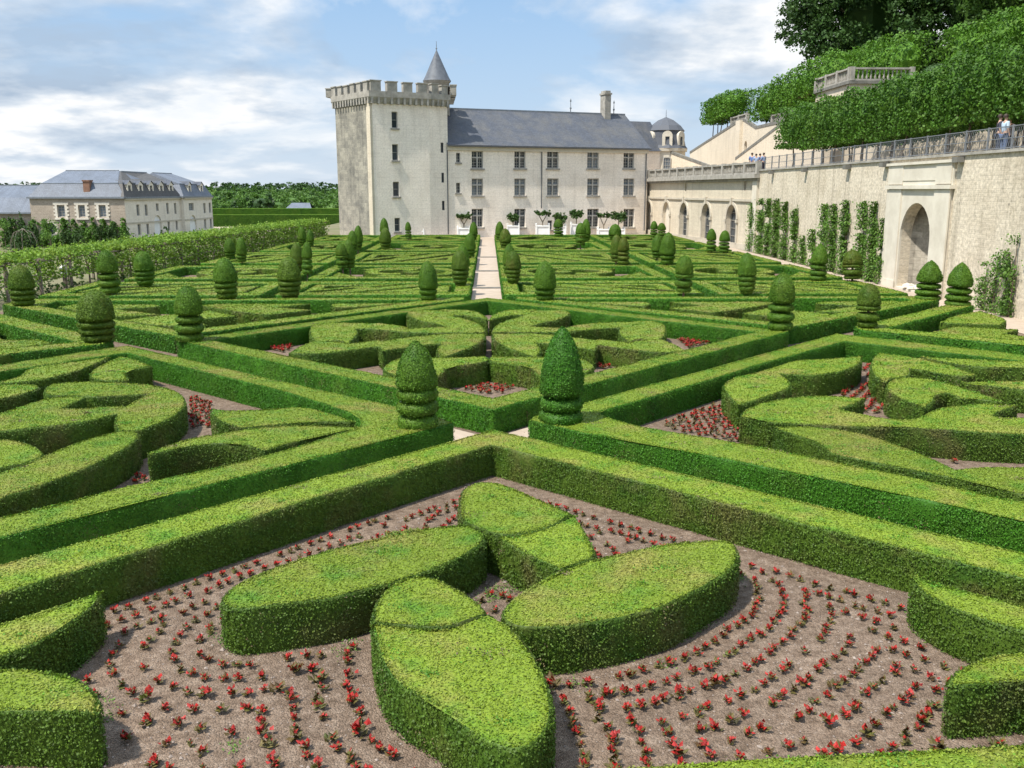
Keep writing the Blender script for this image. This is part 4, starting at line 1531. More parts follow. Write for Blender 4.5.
def wallface(mb, fr, outline, holes, mat=0, thick=0.6, deep=0.28, d=0.0):
    loops = [np.array(outline, float)] + [np.array(h, float) for h in holes]
    vs, ed, b = [], [], 0
    for p in loops:
        vs += [Vector(q) for q in p]
        ed += [(b + i, b + (i + 1) % len(p)) for i in range(len(p))]
        b += len(p)
    rv, _, rf, _, _, _ = delaunay_2d_cdt(vs, ed, [], 0, 1e-5)
    v = np.array([(q.x, q.y) for q in rv])
    f = np.array([q for q in rf if len(q) == 3])
    c = v[f].mean(1)
    k = inside(c, loops[0])
    for h in loops[1:]:
        k &= ~inside(c, h)
    mb.add([fr(a, z, d) for a, z in v], f[k], mat, False, v)
    for j, p in enumerate(loops):
        n = len(p)
        w = thick if j == 0 else deep
        V = [fr(a, z, d) for a, z in p] + [fr(a, z, d - w) for a, z in p]
        per = np.concatenate([[0], np.cumsum(np.linalg.norm(np.roll(p, -1, 0) - p, axis=1))])[:n]
        uv = [(x, 0) for x in per] + [(x, w) for x in per]
        mb.add(V, [(i, (i + 1) % n, n + (i + 1) % n, n + i) for i in range(n)], mat, False, uv)


def window(parent, fr, a0, z0, a1, z1, glass='glass', bars=(2, 4), sill=True, deep=0.26, arch=False, frame='frame', d=0.0, cross=True):
    mb = MB()
    w = min(.09, (a1 - a0) * .1)
    D0, D1 = d - deep + .02, d - deep + .12
    fr.box(mb, a0, a0 + w, z0, z1, D0, D1)
    fr.box(mb, a1 - w, a1, z0, z1, D0, D1)
    fr.box(mb, a0 + w, a1 - w, z0, z0 + w, D0, D1)
    fr.box(mb, a0 + w, a1 - w, z1 - w, z1, D0, D1)
    if cross:
        m = (a0 + a1) / 2
        fr.box(mb, m - w * .8, m + w * .8, z0 + w, z1 - w, D0, D1 + .1)
        zt = z0 + (z1 - z0) * .62
        fr.box(mb, a0 + w, m - w * .8, zt - w * .7, zt + w * .7, D0, D1 + .097)
        fr.box(mb, m + w * .8, a1 - w, zt - w * .7, zt + w * .7, D0, D1 + .097)
    for i in range(1, bars[0]):
        x = a0 + (a1 - a0) * i / bars[0]
        if cross and abs(x - (a0 + a1) / 2) < .05:
            continue
        fr.box(mb, x - .018, x + .018, z0 + w, z1 - w, D0 + .012, D1 - .045)
    for i in range(1, bars[1]):
        x = z0 + (z1 - z0) * i / bars[1]
        fr.box(mb, a0 + w, a1 - w, x - .018, x + .018, D0 + .015, D1 - .048)
    f = mb.build('window', M[frame], parent)
    mb = MB()
    o = archp(a0, z0, a1, z1) if arch else rectp(a0, z0, a1, z1)
    mb.poly([fr(a, z, d - deep + .01) for a, z in o])
    mb.build('pane', M[glass], f)
    if sill:
        mb = MB()
        fr.box(mb, a0 - .14, a1 + .14, z0 - .16, z0 - .004, d - .02, d + .13)
        mb.build('sill', M['greystone'], f)
    return f


def quad_roof(mb, quads, mat=0):
    for q in quads:
        q = np.array(q, float)
        e = q[1] - q[0]
        L = np.linalg.norm(e)
        e /= L
        n = np.cross(e, q[-1] - q[0])
        n /= np.linalg.norm(n)
        g = np.cross(n, e)
        mb.add(q, [tuple(range(len(q)))], mat, False, [((p - q[0]).dot(e), (p - q[0]).dot(g)) for p in q])


M['slate_cone'] = plain('cone_slate', (0.115, 0.125, 0.14), (0.075, 0.082, 0.095), 2.5, .6, .25)
# ------------------------------------------------------------------ the castle
fw = Fr((-4.28, 99.2), (18.3, 107.75))
EZ, RZ, WD = 9.62, 13.7, 10.5
castle = thing('castle', 'pale castle with a battlemented keep and a three-storey slate roofed wing', 'castle', (7, 104, 0))
holes, wins = [], []
t440 = lambda x, y: (440 + x / 3.938, 80 + y / 3.938)
cols = [(125, 170), (293, 337), (422, 467), (580, 625), (723, 765)]
rws = [(280, 348), (388, 455), (507, 580)]
for ci, (x0, x1) in enumerate(cols):
    for ri, (y0, y1) in enumerate(rws):
        if ri == 2 and ci == 2:
            x0_, x1_, y0_, y1_ = 424, 442, 553, 590
        else:
            x0_, x1_, y0_, y1_ = x0, x1, y0, y1
        a0, z0, a1, z1 = fw.rect(*t440(x0_, y0_), *t440(x1_, y1_))
        holes.append(rectp(a0, z0, a1, z1))
        wins.append((a0, z0, a1, z1, 'curtain' if ri == 1 or (ci == 3 and ri == 0) else 'glass', not (ri == 2 and ci == 2)))
for y0, y1 in ((287, 325), (405, 445)):
    a0, z0, a1, z1 = fw.rect(*t440(64, y0), *t440(80, y1))
    holes.append(rectp(a0, z0, a1, z1))
    wins.append((a0, z0, a1, z1, 'glass', False))
mb = MB()
wallface(mb, fw, rectp(-.3, 0, fw.L, EZ), holes, 0, .5, .3)
# end and back of the wing
quad_roof(mb, [[fw(fw.L - .003, 0, -.5), fw(fw.L - .003, 0, -WD), fw(fw.L - .003, EZ, -WD), fw(fw.L - .003, EZ, -.5)],
               [fw(-1.5, 0, -WD), fw(fw.L, 0, -WD), fw(fw.L, EZ, -WD), fw(-1.5, EZ, -WD)]], 0)
mb.build('wing_wall', M['render'], castle)
for a0, z0, a1, z1, g, cr in wins:
    window(castle, fw, a0, z0, a1, z1, g, (4, 6) if cr else (2, 3), True, .3, cross=cr)
mb = MB()
e = .35
hp = .6
quad_roof(mb, [[fw(0, EZ, e), fw(fw.L + .2, EZ, e), fw(fw.L - hp * .4, RZ, -WD / 2), fw(-1.5, RZ, -WD / 2)],
               [fw(fw.L + .2, EZ, e), fw(fw.L + .2, EZ, -WD - e), fw(fw.L - hp * .4, RZ, -WD / 2)],
               [fw(fw.L + .2, EZ, -WD - e), fw(-1.5, EZ, -WD - e), fw(-1.5, RZ, -WD / 2), fw(fw.L - hp * .4, RZ, -WD / 2)],
               [fw(0, EZ - .02, e), fw(fw.L + .2, EZ - .02, e), fw(fw.L + .2, EZ - .02, -WD - e), fw(-1.5, EZ - .02, -WD - e)]])
roof = mb.build('wing_roof', M['slate'], castle)
mb = MB()
mb.bar(fw(-1.5, RZ + .03, -WD / 2), fw(fw.L - hp * .4, RZ + .03, -WD / 2), .16)
mb.build('ridge_cap', M['lead'], roof)
mb = MB()
fw.box(mb, 0, fw.L + .2, EZ - .16, EZ - .03, e - .02, e + .12)
mb.build('gutter', M['iron'], castle)
mb = MB()
fw.box(mb, 0, fw.L - .01, EZ - .55, EZ - .18, .003, .16)
mb.build('cornice', M['palestone'], castle)
for x in (400, 27, 812):
    a = fw.px(*t440(x, 262))[0]
    mb = MB()
    zb = fw.px(*t440(x, 505))[1] if x == 400 else .4
    mb.tube([fw(a, EZ - .2, .1), fw(a, zb, .1)], [.06, .06], 8)
    mb.build('drainpipe', M['iron'], castle)
rb_ = MB()
quad_roof(rb_, [[fw(24.3, EZ + .1, -7.8), fw(31.3, EZ + .1, -7.8), fw(30.4, RZ - .3, -10.4), fw(25.0, RZ - .3, -10.4)],
                [fw(31.3, EZ + .1, -7.8), fw(31.3, EZ + .1, -13), fw(30.4, RZ - .3, -10.4)], [fw(31.3, EZ + .1, -13), fw(24.3, EZ + .1, -13), fw(25.0, RZ - .3, -10.4), fw(30.4, RZ - .3, -10.4)],
                [fw(24.3, EZ + .1, -13), fw(24.3, EZ + .1, -7.8), fw(25.0, RZ - .3, -10.4)]])
rb_.build('rear_roof', M['slate'], castle)
rb_ = MB()
fw.box(rb_, 24.5, 31.0, 0, EZ + .08, -12.8, -8.1)
rb_.build('rear_wall', M['render'], castle)
a = fw.px(610, 128)[0] + 2.0
mb = MB()
fw.box(mb, a - .38, a + .38, 11.2, 15.8, -WD / 2 - .3, -WD / 2 + .9)
fw.box(mb, a - .47, a + .47, 15.8, 16.0, -WD / 2 - .39, -WD / 2 + .99)
fw.box(mb, a - .33, a + .33, 16.0, 16.25, -WD / 2 - .25, -WD / 2 + .85)
mb.build('chimney', M['greystone'], roof)
for px_ in (583, 628):
    a = fw.px(px_, 120)[0] + 1
    mb = MB()
    mb.lathe([(.05, 0), (.05, .5), (.13, .62), (.05, .75), (.03, 1.3), (.1, 1.38), (.01, 1.7)], fw(a, RZ - .1, -WD / 2), 8)
    mb.build('finial', M['lead'], roof)

# keep
kx = [G(340, 237), G(375, 240), G(405, 239.2), G(431, 238.6), G(449, 238)]
kf = [(x, y) for x, y in kx]
backL, backR = (kf[0][0] + 1.5, kf[0][1] + 13), (kf[4][0] - .6, kf[4][1] + 11)
foot = kf + [backR, backL]
cz = np.mean(foot, 0)
KTOP = 13.9
keep = MB()
t320 = lambda x, y: (320 + x / 3.655, 40 + y / 3.655)


def keepwin(fr, x0, y0, x1, y1):
    return fr.rect(*t320(x0, y0), *t320(x1, y1))


def keepface(i, j, spec, matn, nm):
    fr = Fr(foot[i], foot[j])
    wl_ = [keepwin(fr, *q) for q in spec]
    m = MB()
    wallface(m, fr, rectp(0, 0, fr.L, KTOP), [rectp(*q) for q in wl_], 0, .3, .28)
    m.build(nm, M[matn], castle)
    for q in wl_:
        if q[2] - q[0] > .5:
            window(castle, fr, *q, 'glass', (1, 2), True, .28, cross=False)
        else:
            window(castle, fr, *q, 'glass', (1, 1), False, .12, cross=False, frame='iron')


keepface(0, 1, [], 'oldstone', 'keep_wall')
keepface(1, 2, [(262, 262, 284, 322), (264, 381, 286, 440), (267, 518, 290, 572), (273, 650, 293, 700)], 'render', 'keep_wall')
keepface(2, 3, [], 'render', 'keep_wall')
keepface(3, 4, [(441, 375, 451, 412), (444, 485, 453, 521), (446, 588, 455, 622)], 'render', 'keep_wall')
m = MB()
for i, j in ((4, 5), (5, 6), (6, 0)):
    fr = Fr(foot[i], foot[j])
    quad_roof(m, [[(*foot[i], 0), (*foot[j], 0), (*foot[j], KTOP), (*foot[i], KTOP)]])
m.build('keep_wall', M['oldstone'], castle)


def grow(ft, d):
    c = np.mean(ft, 0)
    o = []
    for p in ft:
        v = np.array(p) - c
        o.append(tuple(c + v * (1 + d / np.linalg.norm(v))))
    return o


# corner buttress
m = MB()
b0, b1 = np.array(foot[1]), np.array(foot[0])
v = (b1 - b0) / np.linalg.norm(b1 - b0)
fr01 = Fr(foot[1], foot[0])
fr01.box(m, -.02, .75, 0, KTOP - .1, -.1, .16)
m.build('buttress', M['gallery'], castle)
m = MB()
f1, f2 = grow(foot, .42), grow(foot, .08)
m.prism(f2, KTOP - .45, KTOP - .1, 0, True, top=grow(foot, .25))
m.prism(grow(foot, .25), KTOP - .1, KTOP + .15, 0, True, top=f1)
m.prism(f1, KTOP + .15, KTOP + .7, 0)
crownp = m.build('battlement', M['greystone'], castle)
for i in range(4):
    a, b = np.array(f1[i]), np.array(f1[i + 1])
    L = np.linalg.norm(b - a)
    k = max(2, int(L / .58))
    fr = Fr(a, b)
    for q in range(k):
        m = MB()
        s_ = (q + .5) * L / k
        fr.box(m, s_ - .11, s_ + .11, KTOP - .5, KTOP + .1, -.38, -.02)
        m.build('corbel', M['greystone'], crownp)
for i in range(len(f1)):
    a, b = f1[i], f1[(i + 1) % len(f1)]
    fr = Fr(a, b)
    k = max(1, int(round(fr.L / 1.4)))
    for q in range(k):
        s0 = (q + .12) * fr.L / k
        s1 = s0 + fr.L / k * .62
        m = MB()
        hh = random.uniform(.8, .95)
        fr.box(m, s0, s1, KTOP + .7, KTOP + .7 + hh, -.62, -.02)
        fr.box(m, s0 - .07, s1 + .07, KTOP + .7 + hh, KTOP + .8 + hh, -.68, .05)
        m.build('merlon', M['greystone'], crownp)
tx, ty, _ = VP(437, 86, 101.5)
m = MB()
m.lathe([(1.3, KTOP - 1.2), (1.3, 16.0), (1.42, 16.05), (1.42, 16.3)], (tx, ty, 0), 20)
m.build('stair_turret', M['greystone'], castle)
m = MB()
zt = VP(437, 50, 101.5)[2]
V, F = [], []
m.lathe([(1.5, 16.2), (1.27, 16.6), (.03, zt)], (tx, ty, 0), 20)
co = m.build('cone_roof', M['slate_cone'], castle)
m = MB()
m.tube([(tx, ty, zt - .1), (tx, ty, zt + .9)], [.045, .02], 6)
m.lathe([(.01, -.12), (.11, 0), (.01, .12)], (tx, ty, zt + .15), 8)
m.build('finial', M['lead'], co)

# round pavilion behind the corner
pv = thing('pavilion', 'small round cream pavilion with a bell-shaped slate roof behind the castle corner', 'pavilion', (22.3, 120, 0))
pxc, pyc, _ = VP(665, 150, 120)
m = MB()
m.lathe([(2.6, 0), (2.6, 9.7), (2.8, 9.75), (2.85, 10.1), (2.5, 10.15)], (pxc, pyc, 0), 16, 0, False)
m.build('drum', M['cream'] if 0 else M['palestone'], pv)
m = MB()
m.lathe([(2.9, 10.1), (2.6, 10.5), (2.4, 11.4), (2.3, 12.2), (2.45, 12.3), (1.95, 12.9), (1.0, 13.6), (.05, 14.0)], (pxc, pyc, 0), 12, 0, False)
rf2 = m.build('bell_roof', M['slate'], pv)
m = MB()
m.tube([(pxc, pyc, 13.9), (pxc, pyc, 14.9)], [.05, .02], 6)
m.build('finial', M['lead'], rf2)
dv = np.array((-pxc, -pyc)) / math.hypot(pxc, pyc)
for ang in (-.85, .1, .9):
    d_ = np.array((dv[0] * math.cos(ang) - dv[1] * math.sin(ang), dv[0] * math.sin(ang) + dv[1] * math.cos(ang)))
    t_ = np.array((-d_[1], d_[0]))
    c_ = np.array((pxc, pyc)) + d_ * 2.61
    fr = Fr(c_ - t_ * .5, c_ + t_ * .5)
    f = window(pv, fr, .02, 7.0, .98, 9.0, 'curtain', (3, 4), False, -.05, True, cross=False)
    c_ = np.array((pxc, pyc)) + d_ * 2.55
    fr = Fr(c_ - t_ * .62, c_ + t_ * .62)
    m = MB()
    wallface(m, fr, archp(0, 10.2, fr.L, 12.2), [rectp(.36, 10.5, .88, 11.5)], 0, .9, .2)
    dm = m.build('dormer', M['palestone'], rf2)
    m = MB()
    m.poly([fr(a, z, -.15) for a, z in rectp(.36, 10.5, .88, 11.5)])
    m.build('pane', M['glass'], dm)

# ------------------------------------------------------------------ gallery with arches
fg = Fr((18.39, 110.25), (22.0, 75.9))
GZ = 6.2
gal = thing('arcade_gallery', 'long cream stone gallery with five arched bays and a balustraded roof terrace', 'gallery', (20, 93, 0))
t640 = lambda x, y: (640 + x / 4.265, 90 + y / 4.265)
AR = [(25, 480, 50, 612, 0), (100, 484, 127, 622, 0), (172, 492, 203, 640, 1), (265, 496, 300, 655, 1), (370, 503, 412, 680, 1)]
hs, ops = [], []
for x0, y0, x1, y1, op in AR:
    a0, z0, a1, z1 = fg.rect(*t640(x0, y0), *t640(x1, y1))
    z0 = max(z0, .35)
    z1 = 3.72
    ops.append((a0, z0, a1, z1, op))
    hs.append(archp(a0, z0, a1, z1))
ov = []
for x, y in ((45, 418), (195, 415), (448, 405)):
    a, z = fg.px(*t640(x, y))
    ov.append([(a + .3 * math.cos(t), z + .5 * math.sin(t)) for t in np.linspace(0, 2 * math.pi, 13)[:-1]])
m = MB()
wallface(m, fg, rectp(0, 0, fg.L, GZ), hs + ov, 0, .6, .7)
quad_roof(m, [[fg(fg.L, 0, -.6), fg(fg.L, 0, -6), fg(fg.L, GZ, -6), fg(fg.L, GZ, -.6)], [fg(0, GZ, -.3), fg(fg.L, GZ, -.3), fg(fg.L, GZ, -9), fg(0, GZ, -9)]])
m.build('wall', M['gallery'], gal)
for a0, z0, a1, z1, op in ops:
    if op:
        window(gal, fg, a0, z0, a1, z1, 'glass', (2, 5), False, .40, True, 'greystone', cross=False)
    else:
        m = MB()
        m.poly([fg(a, z, -.22) for a, z in archp(a0, z0, a1, z1)])
        m.build('blind_panel', M['palestone'], gal)
    m = MB()
    c_, r_ = (a0 + a1) / 2, (a1 - a0) / 2
    th = np.linspace(0, math.pi, 15)
    for q in range(14):
        P_ = [(c_ + (r_ + w) * math.cos(t), z1 - r_ + (r_ + w) * math.sin(t)) for t, w in ((th[q], .02), (th[q], .3), (th[q + 1], .3), (th[q + 1], .02))]
        m.add([fg(a, z, .12) for a, z in P_] + [fg(a, z, .004) for a, z in P_], [(0, 1, 2, 3), (1, 5, 6, 2), (0, 3, 7, 4)], 0)
    fg.box(m, a0 - .34, a0 - .02, z1 - r_ - .3, z1 - r_ - .05, .004, .2)
    fg.box(m, a1 + .02, a1 + .34, z1 - r_ - .3, z1 - r_ - .05, .004, .2)
    fg.box(m, a0 - .28, a0 - .02, z0, z1 - r_ - .31, .004, .1)
    fg.box(m, a1 + .02, a1 + .28, z0, z1 - r_ - .31, .004, .1)
    fg.box(m, c_ - .16, c_ + .16, z1 + .03, z1 + .62, .004, .24)
    m.build('arch_surround', M['stone'], gal)
for o in ov:
    m = MB()
    m.poly([fg(a, z, -.5) for a, z in o])
    m.build('oculus', M['niche'], gal)
m = MB()
fg.box(m, 0, fg.L, 4.05, 4.25, .004, .14)
fg.box(m, 0, fg.L, .0, .5, .004, .1)
m.build('string_course', M['stone'], gal)
m = MB()
fg.box(m, 0, fg.L + .15, 5.72, 5.95, .004, .2)
fg.box(m, 0, fg.L + .25, 5.95, 6.28, .004, .5)
m.build('cornice', M['greystone'], gal)
m = MB()
fg.box(m, fg.L - .9, fg.L + .02, .0, 5.7, .006, .2)
m.build('corner_pilaster', M['palestone'], gal)


def balustrade(name, fr, a0, a1, z, parent, label=None, h=.95, d=0.0, pier=2.6):
    root = parent if parent is not None else thing(name, label, 'balustrade', fr((a0 + a1) / 2, z, d))
    m = MB()
    fr.box(m, a0, a1, z, z + .14, d - .16, d + .16)
    fr.box(m, a0, a1, z + h - .14, z + h, d - .17, d + .17)
    m.build('rail', M['greystone'], root)
    k = max(1, int((a1 - a0) / pier))
    for i in range(k + 1):
        m = MB()
        a = a0 + (a1 - a0) * i / k
        fr.box(m, a - .18, a + .18, z + .005, z + h + .06, d - .2, d + .2)
        m.build('pier', M['greystone'], root)
    m = MB()
    n_ = int((a1 - a0) / .34)
    for i in range(n_):
        a = a0 + (a1 - a0) * (i + .5) / n_
        p = fr(a, z, d)
        m.lathe([(.06, .14), (.1, .3), (.05, .55), (.07, h - .14)], p, 6)
    m.build('baluster', M['greystone'], root)
    return root


balustrade('terrace_balustrade', fg, 0.2, fg.L, 6.28, gal, d=.12)

# ------------------------------------------------------------------ retaining wall with niche
fr_ = Fr((22.0, 75.9), (20.55, 20.0))
RW = 6.5
rw = thing('retaining_wall', 'high buff stone retaining wall with an arched rubble niche', 'wall', (21.3, 48, 0))
t824 = lambda x, y: (824 + x / 4.265, 140 + y / 4.265)
na0, _ = fr_.px(*t824(326, 470))
na1, _ = fr_.px(*t824(454, 470))
nz1 = fr_.px(*t824(395, 268))[1]
m = MB()
NI = archp(na0, .12, na1, nz1, 16)
wallface(m, fr_, rectp(0.02, 0, fr_.L, RW), [NI], 0, 1.2, .5)
m.build('wall', M['retain'], rw)
m = MB()
c_, r_ = (na0 + na1) / 2, (na1 - na0) / 2
for i in range(12):   # curved back of the niche
    a_, b_ = math.pi * i / 12, math.pi * (i + 1) / 12
    p0, p1 = (c_ - r_ * math.cos(a_), -.5 - .9 * math.sin(a_)), (c_ - r_ * math.cos(b_), -.5 - .9 * math.sin(b_))
    zt0 = nz1 + .02
    m.add([fr_(p0[0], .1, p0[1]), fr_(p1[0], .1, p1[1]), fr_(p1[0], zt0, p1[1]), fr_(p0[0], zt0, p0[1])], [(0, 1, 2, 3)], 0, True,
          [(p0[0] * 1.4, .1), (p1[0] * 1.4, .1), (p1[0] * 1.4, zt0), (p0[0] * 1.4, zt0)])
m.poly([fr_(na0, nz1 + .02, -.5), fr_(na1, nz1 + .02, -.5), fr_(na1, nz1 + .02, -1.5), fr_(na0, nz1 + .02, -1.5)])
m.build('niche', M['niche'], rw)
pa = fr_.px(*t824(262, 470))[0]
pb = fr_.px(*t824(345, 470))[0]
pc_ = fr_.px(*t824(470, 470))[0]
pd = fr_.px(*t824(515, 470))[0]
za = fr_.px(*t824(400, 200))[1]
zb_ = fr_.px(*t824(400, 105))[1]
m = MB()
AO = archp(na0, .12, na1, nz1, 16)
wallface(m, fr_, rectp(pa + .05, .0, pd + .25, za - .1), [[(a, z) for a, z in AO]], 0, .1, .1, d=.104)
m.build('niche_surround', M['palestone'], rw)
m = MB()
for x0, x1 in ((pa, na0 - .12), (na1 + .2, pd + .3)):
    fr_.box(m, x0, x1, .0, za - .12, .106, .17)
    fr_.box(m, x0 - .04, x1 + .04, .0, .4, .173, .21)
fr_.box(m, pa - .12, pd + .45, za - .1, za + .08, .003, .26)
fr_.box(m, pa - .1, pd + .4, za + .08, zb_, .003, .12)
fr_.box(m, pa + .9, pd - .5, za + .3, zb_ - .2, .123, .15)
fr_.box(m, pa, na0 - .1, za + .13, zb_ - .01, .123, .17)
fr_.box(m, na1 + .2, pd + .3, za + .13, zb_ - .01, .123, .17)
fr_.box(m, pa - .2, pd + .5, zb_, zb_ + .13, .003, .24)
m.build('pilaster', M['palestone'], rw)
m = MB()
fr_.box(m, 0.02, fr_.L, RW, RW + .12, -.7, .1)
m.build('coping', M['greystone'], rw)
m = MB()
for x, y in ((570, 345), (712, 345)):
    a, z = fr_.px(*t640(x, y))
    fr_.box(m, a - .2, a + .2, RW - .3, RW - .06, .003, .35)
for x, y in ((110, 118), (270, 112), (590, 82)):
    a, z = fr_.px(*t824(x, y))
    fr_.box(m, a - .25, a + .25, RW - .3, RW - .06, .003, .35)
m.build('water_spout', M['darkstone'], rw)
# chain-link fence along its top
fc = thing('wire_fence', 'grey wire mesh fence along the top of the retaining wall', 'fence', (21.5, 48, RW + .12))
FZ0, FZ1 = RW + .12, RW + 1.05
k = 28
for i in range(k + 1):
    m = MB()
    a = .4 + (fr_.L - .8) * i / k
    fr_.box(m, a - .035, a + .035, FZ0, FZ1 + .05, -.335, -.265)
    m.build('post', M['wire'], fc)
m = MB()
for z in (FZ0 + .08, (FZ0 + FZ1) / 2, FZ1):
    m.bar(fr_(.4, z, -.3), fr_(fr_.L - .4, z, -.3), .035)
m.build('rail', M['wire'], fc)
m = MB()
hh = FZ1 - FZ0 - .1
for i in range(int(fr_.L / .17)):
    a = .4 + i * .17
    for s0, s1 in ((a, a + hh * .6), (a + hh * .6, a)):
        if max(s0, s1) > fr_.L - .4:
            continue
        p0, p1 = np.array(fr_(s0, FZ0 + .08, -.3)), np.array(fr_(s1, FZ1, -.3))
        u_ = np.array((*fr_.u, 0)) * .011
        m.add([p0 - u_, p0 + u_, p1 + u_, p1 - u_], [(0, 1, 2, 3)])
m.build('wire_mesh', M['wire'], fc)

# ------------------------------------------------------------------ terraces on the hillside
m = MB()
m.add([(20.6, 10, RW - .06), (30.02, 10, RW - .06), (30.02, 142, RW - .06), (18.0, 142, RW - .06), (18.0, 114, RW - .06), (22.2, 76, RW - .06)], [(0, 1, 2, 3, 4, 5)])
tag(m.build('terrace_path', M['path']), kind='structure')
UZ = 11.8
m = MB()
m.add([(30.3, 10, UZ), (36, 10, UZ + .6), (36, 112, UZ + .6), (30.3, 112, UZ), (60, 10, 15), (60, 135, 15), (300, 10, 20), (300, 160, 20), (33, 140, 10.4), (60, 145, 12)], [(0, 1, 2, 3), (1, 4, 5, 2), (4, 6, 7, 5), (3, 2, 5, 9, 8)])
tag(m.build('hill', M['field']), kind='structure')
fu = Fr((30.0, 140), (30.0, 10))
uw = thing('terrace_wall', 'tall cream rendered wall of the upper terrace with a sloping coping at its far end', 'wall', (30, 100, RW))
m = MB()
OUT = [(0, RW - .1), (fu.L, RW - .1), (fu.L, UZ), (34, UZ), (29, 13.0), (26.5, 13.0), (0, 10.4)]
wallface(m, fu, OUT, [archp(29.6, 8.0, 30.8, 10.6)], 0, .6, .5)
m.build('wall', M['cream'], uw)
m = MB()
m.poly([fu(a, z, -.45) for a, z in archp(29.6, 8.0, 30.8, 10.6)])
m.build('niche', M['niche'], uw)
m = MB()
for (a, b) in zip(OUT[2:], OUT[3:]):
    m.bar(fu(a[0], a[1] + .05, -.1), fu(b[0], b[1] + .05, -.1), .3)
m.build('coping', M['darkstone'], uw)
m = MB()
fu.box(m, 26.6, 28.6, RW, 13.05, .004, .35)
m.build('pilaster', M['cream'], uw)
fq = Fr((27.9, 106), (27.9, 78))
rp = thing('ramp_wall', 'cream wall of a stair ramp climbing behind the lime trees', 'wall', (27.9, 92, RW))
m = MB()
RO = [(0, RW - .05), (fq.L, RW - .05), (fq.L, 11.7), (18, 11.4), (0, 8.4)]
wallface(m, fq, RO, [], 0, .5, .3)
m.build('wall', M['cream'], rp)
m = MB()
for a, b in zip(RO[2:], RO[3:]):
    m.bar(fq(a[0], a[1] + .06, -.1), fq(b[0], b[1] + .06, -.1), .28)
m.build('coping', M['darkstone'], rp)
# gable of the stair house at the gallery's far end
fh = Fr((22.5, 118), (27.5, 108))
sh_ = thing('stair_house', 'low cream gable with a dark sloping coping behind the gallery terrace', 'house', (25, 113, RW))
m = MB()
GO = [(0, RW - .05), (fh.L, RW - .05), (fh.L, 6.9), (0.3, 9.6)]
wallface(m, fh, GO, [], 0, .6, .3)
m.build('wall', M['cream'], sh_)
m = MB()
m.bar(fh(fh.L, 6.95, -.1), fh(.3, 9.66, -.1), .3)
m.build('coping', M['darkstone'], sh_)
# bastion with balustrade
bs = thing('bastion', 'cream stone bastion of the top terrace rising out of the lime trees', 'bastion', (32, 84, UZ))
B0, B1, B2 = (30.35, 88.0), (30.35, 79.8), (35.6, 79.8)
for A_, B_, nm in ((B0, (30.35, 79.82), 'a'), ((30.37, 79.8), B2, 'b')):
    f_ = Fr(A_, B_)
    m = MB()
    wallface(m, f_, rectp(0, UZ - .5, f_.L, 13.7), [], 0, .5)
    m.build('wall', M['cream'], bs)
    m = MB()
    f_.box(m, -.1 if nm == 'a' else .51, f_.L + .1 if nm == 'b' else f_.L + .2, 13.7, 13.95, -.5, .2)
    m.build('cornice', M['darkstone'], bs)
m = MB()
m.poly([(30.5, 79.95, 13.9), (36.5, 79.95, 13.9), (36.5, 97, 13.9), (30.5, 97, 13.9)])
m.build('deck', M['path'], bs)
bb = thing('balustrade', 'grey stone balustrade around the bastion of the top terrace', 'balustrade', (32, 82, 13.95))
for A_, B_ in ((B0, B1), (B1, B2)):
    f_ = Fr(A_, B_)
    balustrade('', f_, .1, f_.L - .1, 13.95, bb, h=1.05)
fb = Fr((30.4, 118), (30.4, 111))
balustrade('balustrade', fb, 0, fb.L, 12.9, None, 'short balustrade at the far end of the upper terrace', h=.9)
fb = Fr((30.4, 101), (30.4, 95))
balustrade('balustrade', fb, 0, fb.L, UZ + .1, None, 'short balustrade between the two clipped lime blocks', h=.9)

# ------------------------------------------------------------------ trees on the terraces
def lime(x, y, z, ht, hx, hy, hz, n, label, group, size=.2, mat='lime'):
    t = thing('lime_tree', label, 'tree', (x, y, z), group)
    m = MB()
    limbs(m, (x, y, z), (x + rt.gauss(0, .02), y + rt.gauss(0, .02), z + ht), .09, .8, 4, rt)
    m.build('trunk', M['bark'], t)
    m = MB()
    boxcrown(m, (x, y, z + ht + hz * .9), hx, hy, hz, size, n)
    m.build('crown', M[mat], t)
    return t


gl = 'clipped lime trees in the front row above the retaining wall'
for i in range(17):
    y = 74.5 - i * 2.35
    lime(24.1 - i * .02 + rt.gauss(0, .1), y, RW - .06, 1.75 + rt.gauss(0, .12), 1.35, 1.06, 1.5 + rt.uniform(-.12, .16), 1500 + i * 60, 'square clipped lime tree in the front row behind the wire fence', gl, .17, 'lime_b')
gl = 'clipped lime trees in the second row below the upper terrace wall'
for i in range(14):
    y = 71 - i * 2.5
    lime(27.4 + rt.gauss(0, .1), y, RW - .06, 1.9 + rt.gauss(0, .12), 1.3, 1.3, 1.45 + rt.uniform(-.1, .15), 1500, 'tall clipped lime tree in the second row, just below the upper terrace wall', gl, .19, 'lime_b')
gl = 'clipped lime trees of the far block on the upper terrace'
for i in range(6):
    y = 131 - i * 2.55
    zb0 = 10.2 + (140 - y) * .098
    lime(31.2, y, zb0, 1.3 + (UZ + .9 + i * .05 - zb0), 1.6, 1.5, 1.5, 1100, 'clipped lime tree of the small far block on the upper terrace', gl, .24)
gl = 'clipped lime trees of the near block on the upper terrace'
for i in range(9):
    y = 107.6 - i * 2.6
    lime(31.6 + .2 * (i > 5), y, UZ - .3, 1.3 + .08 * i, 1.7, 1.45, 1.65 + .04 * i, 1200, 'clipped lime tree of the long block left of the bastion', gl, .22)
gl = 'clipped lime trees of the highest row'
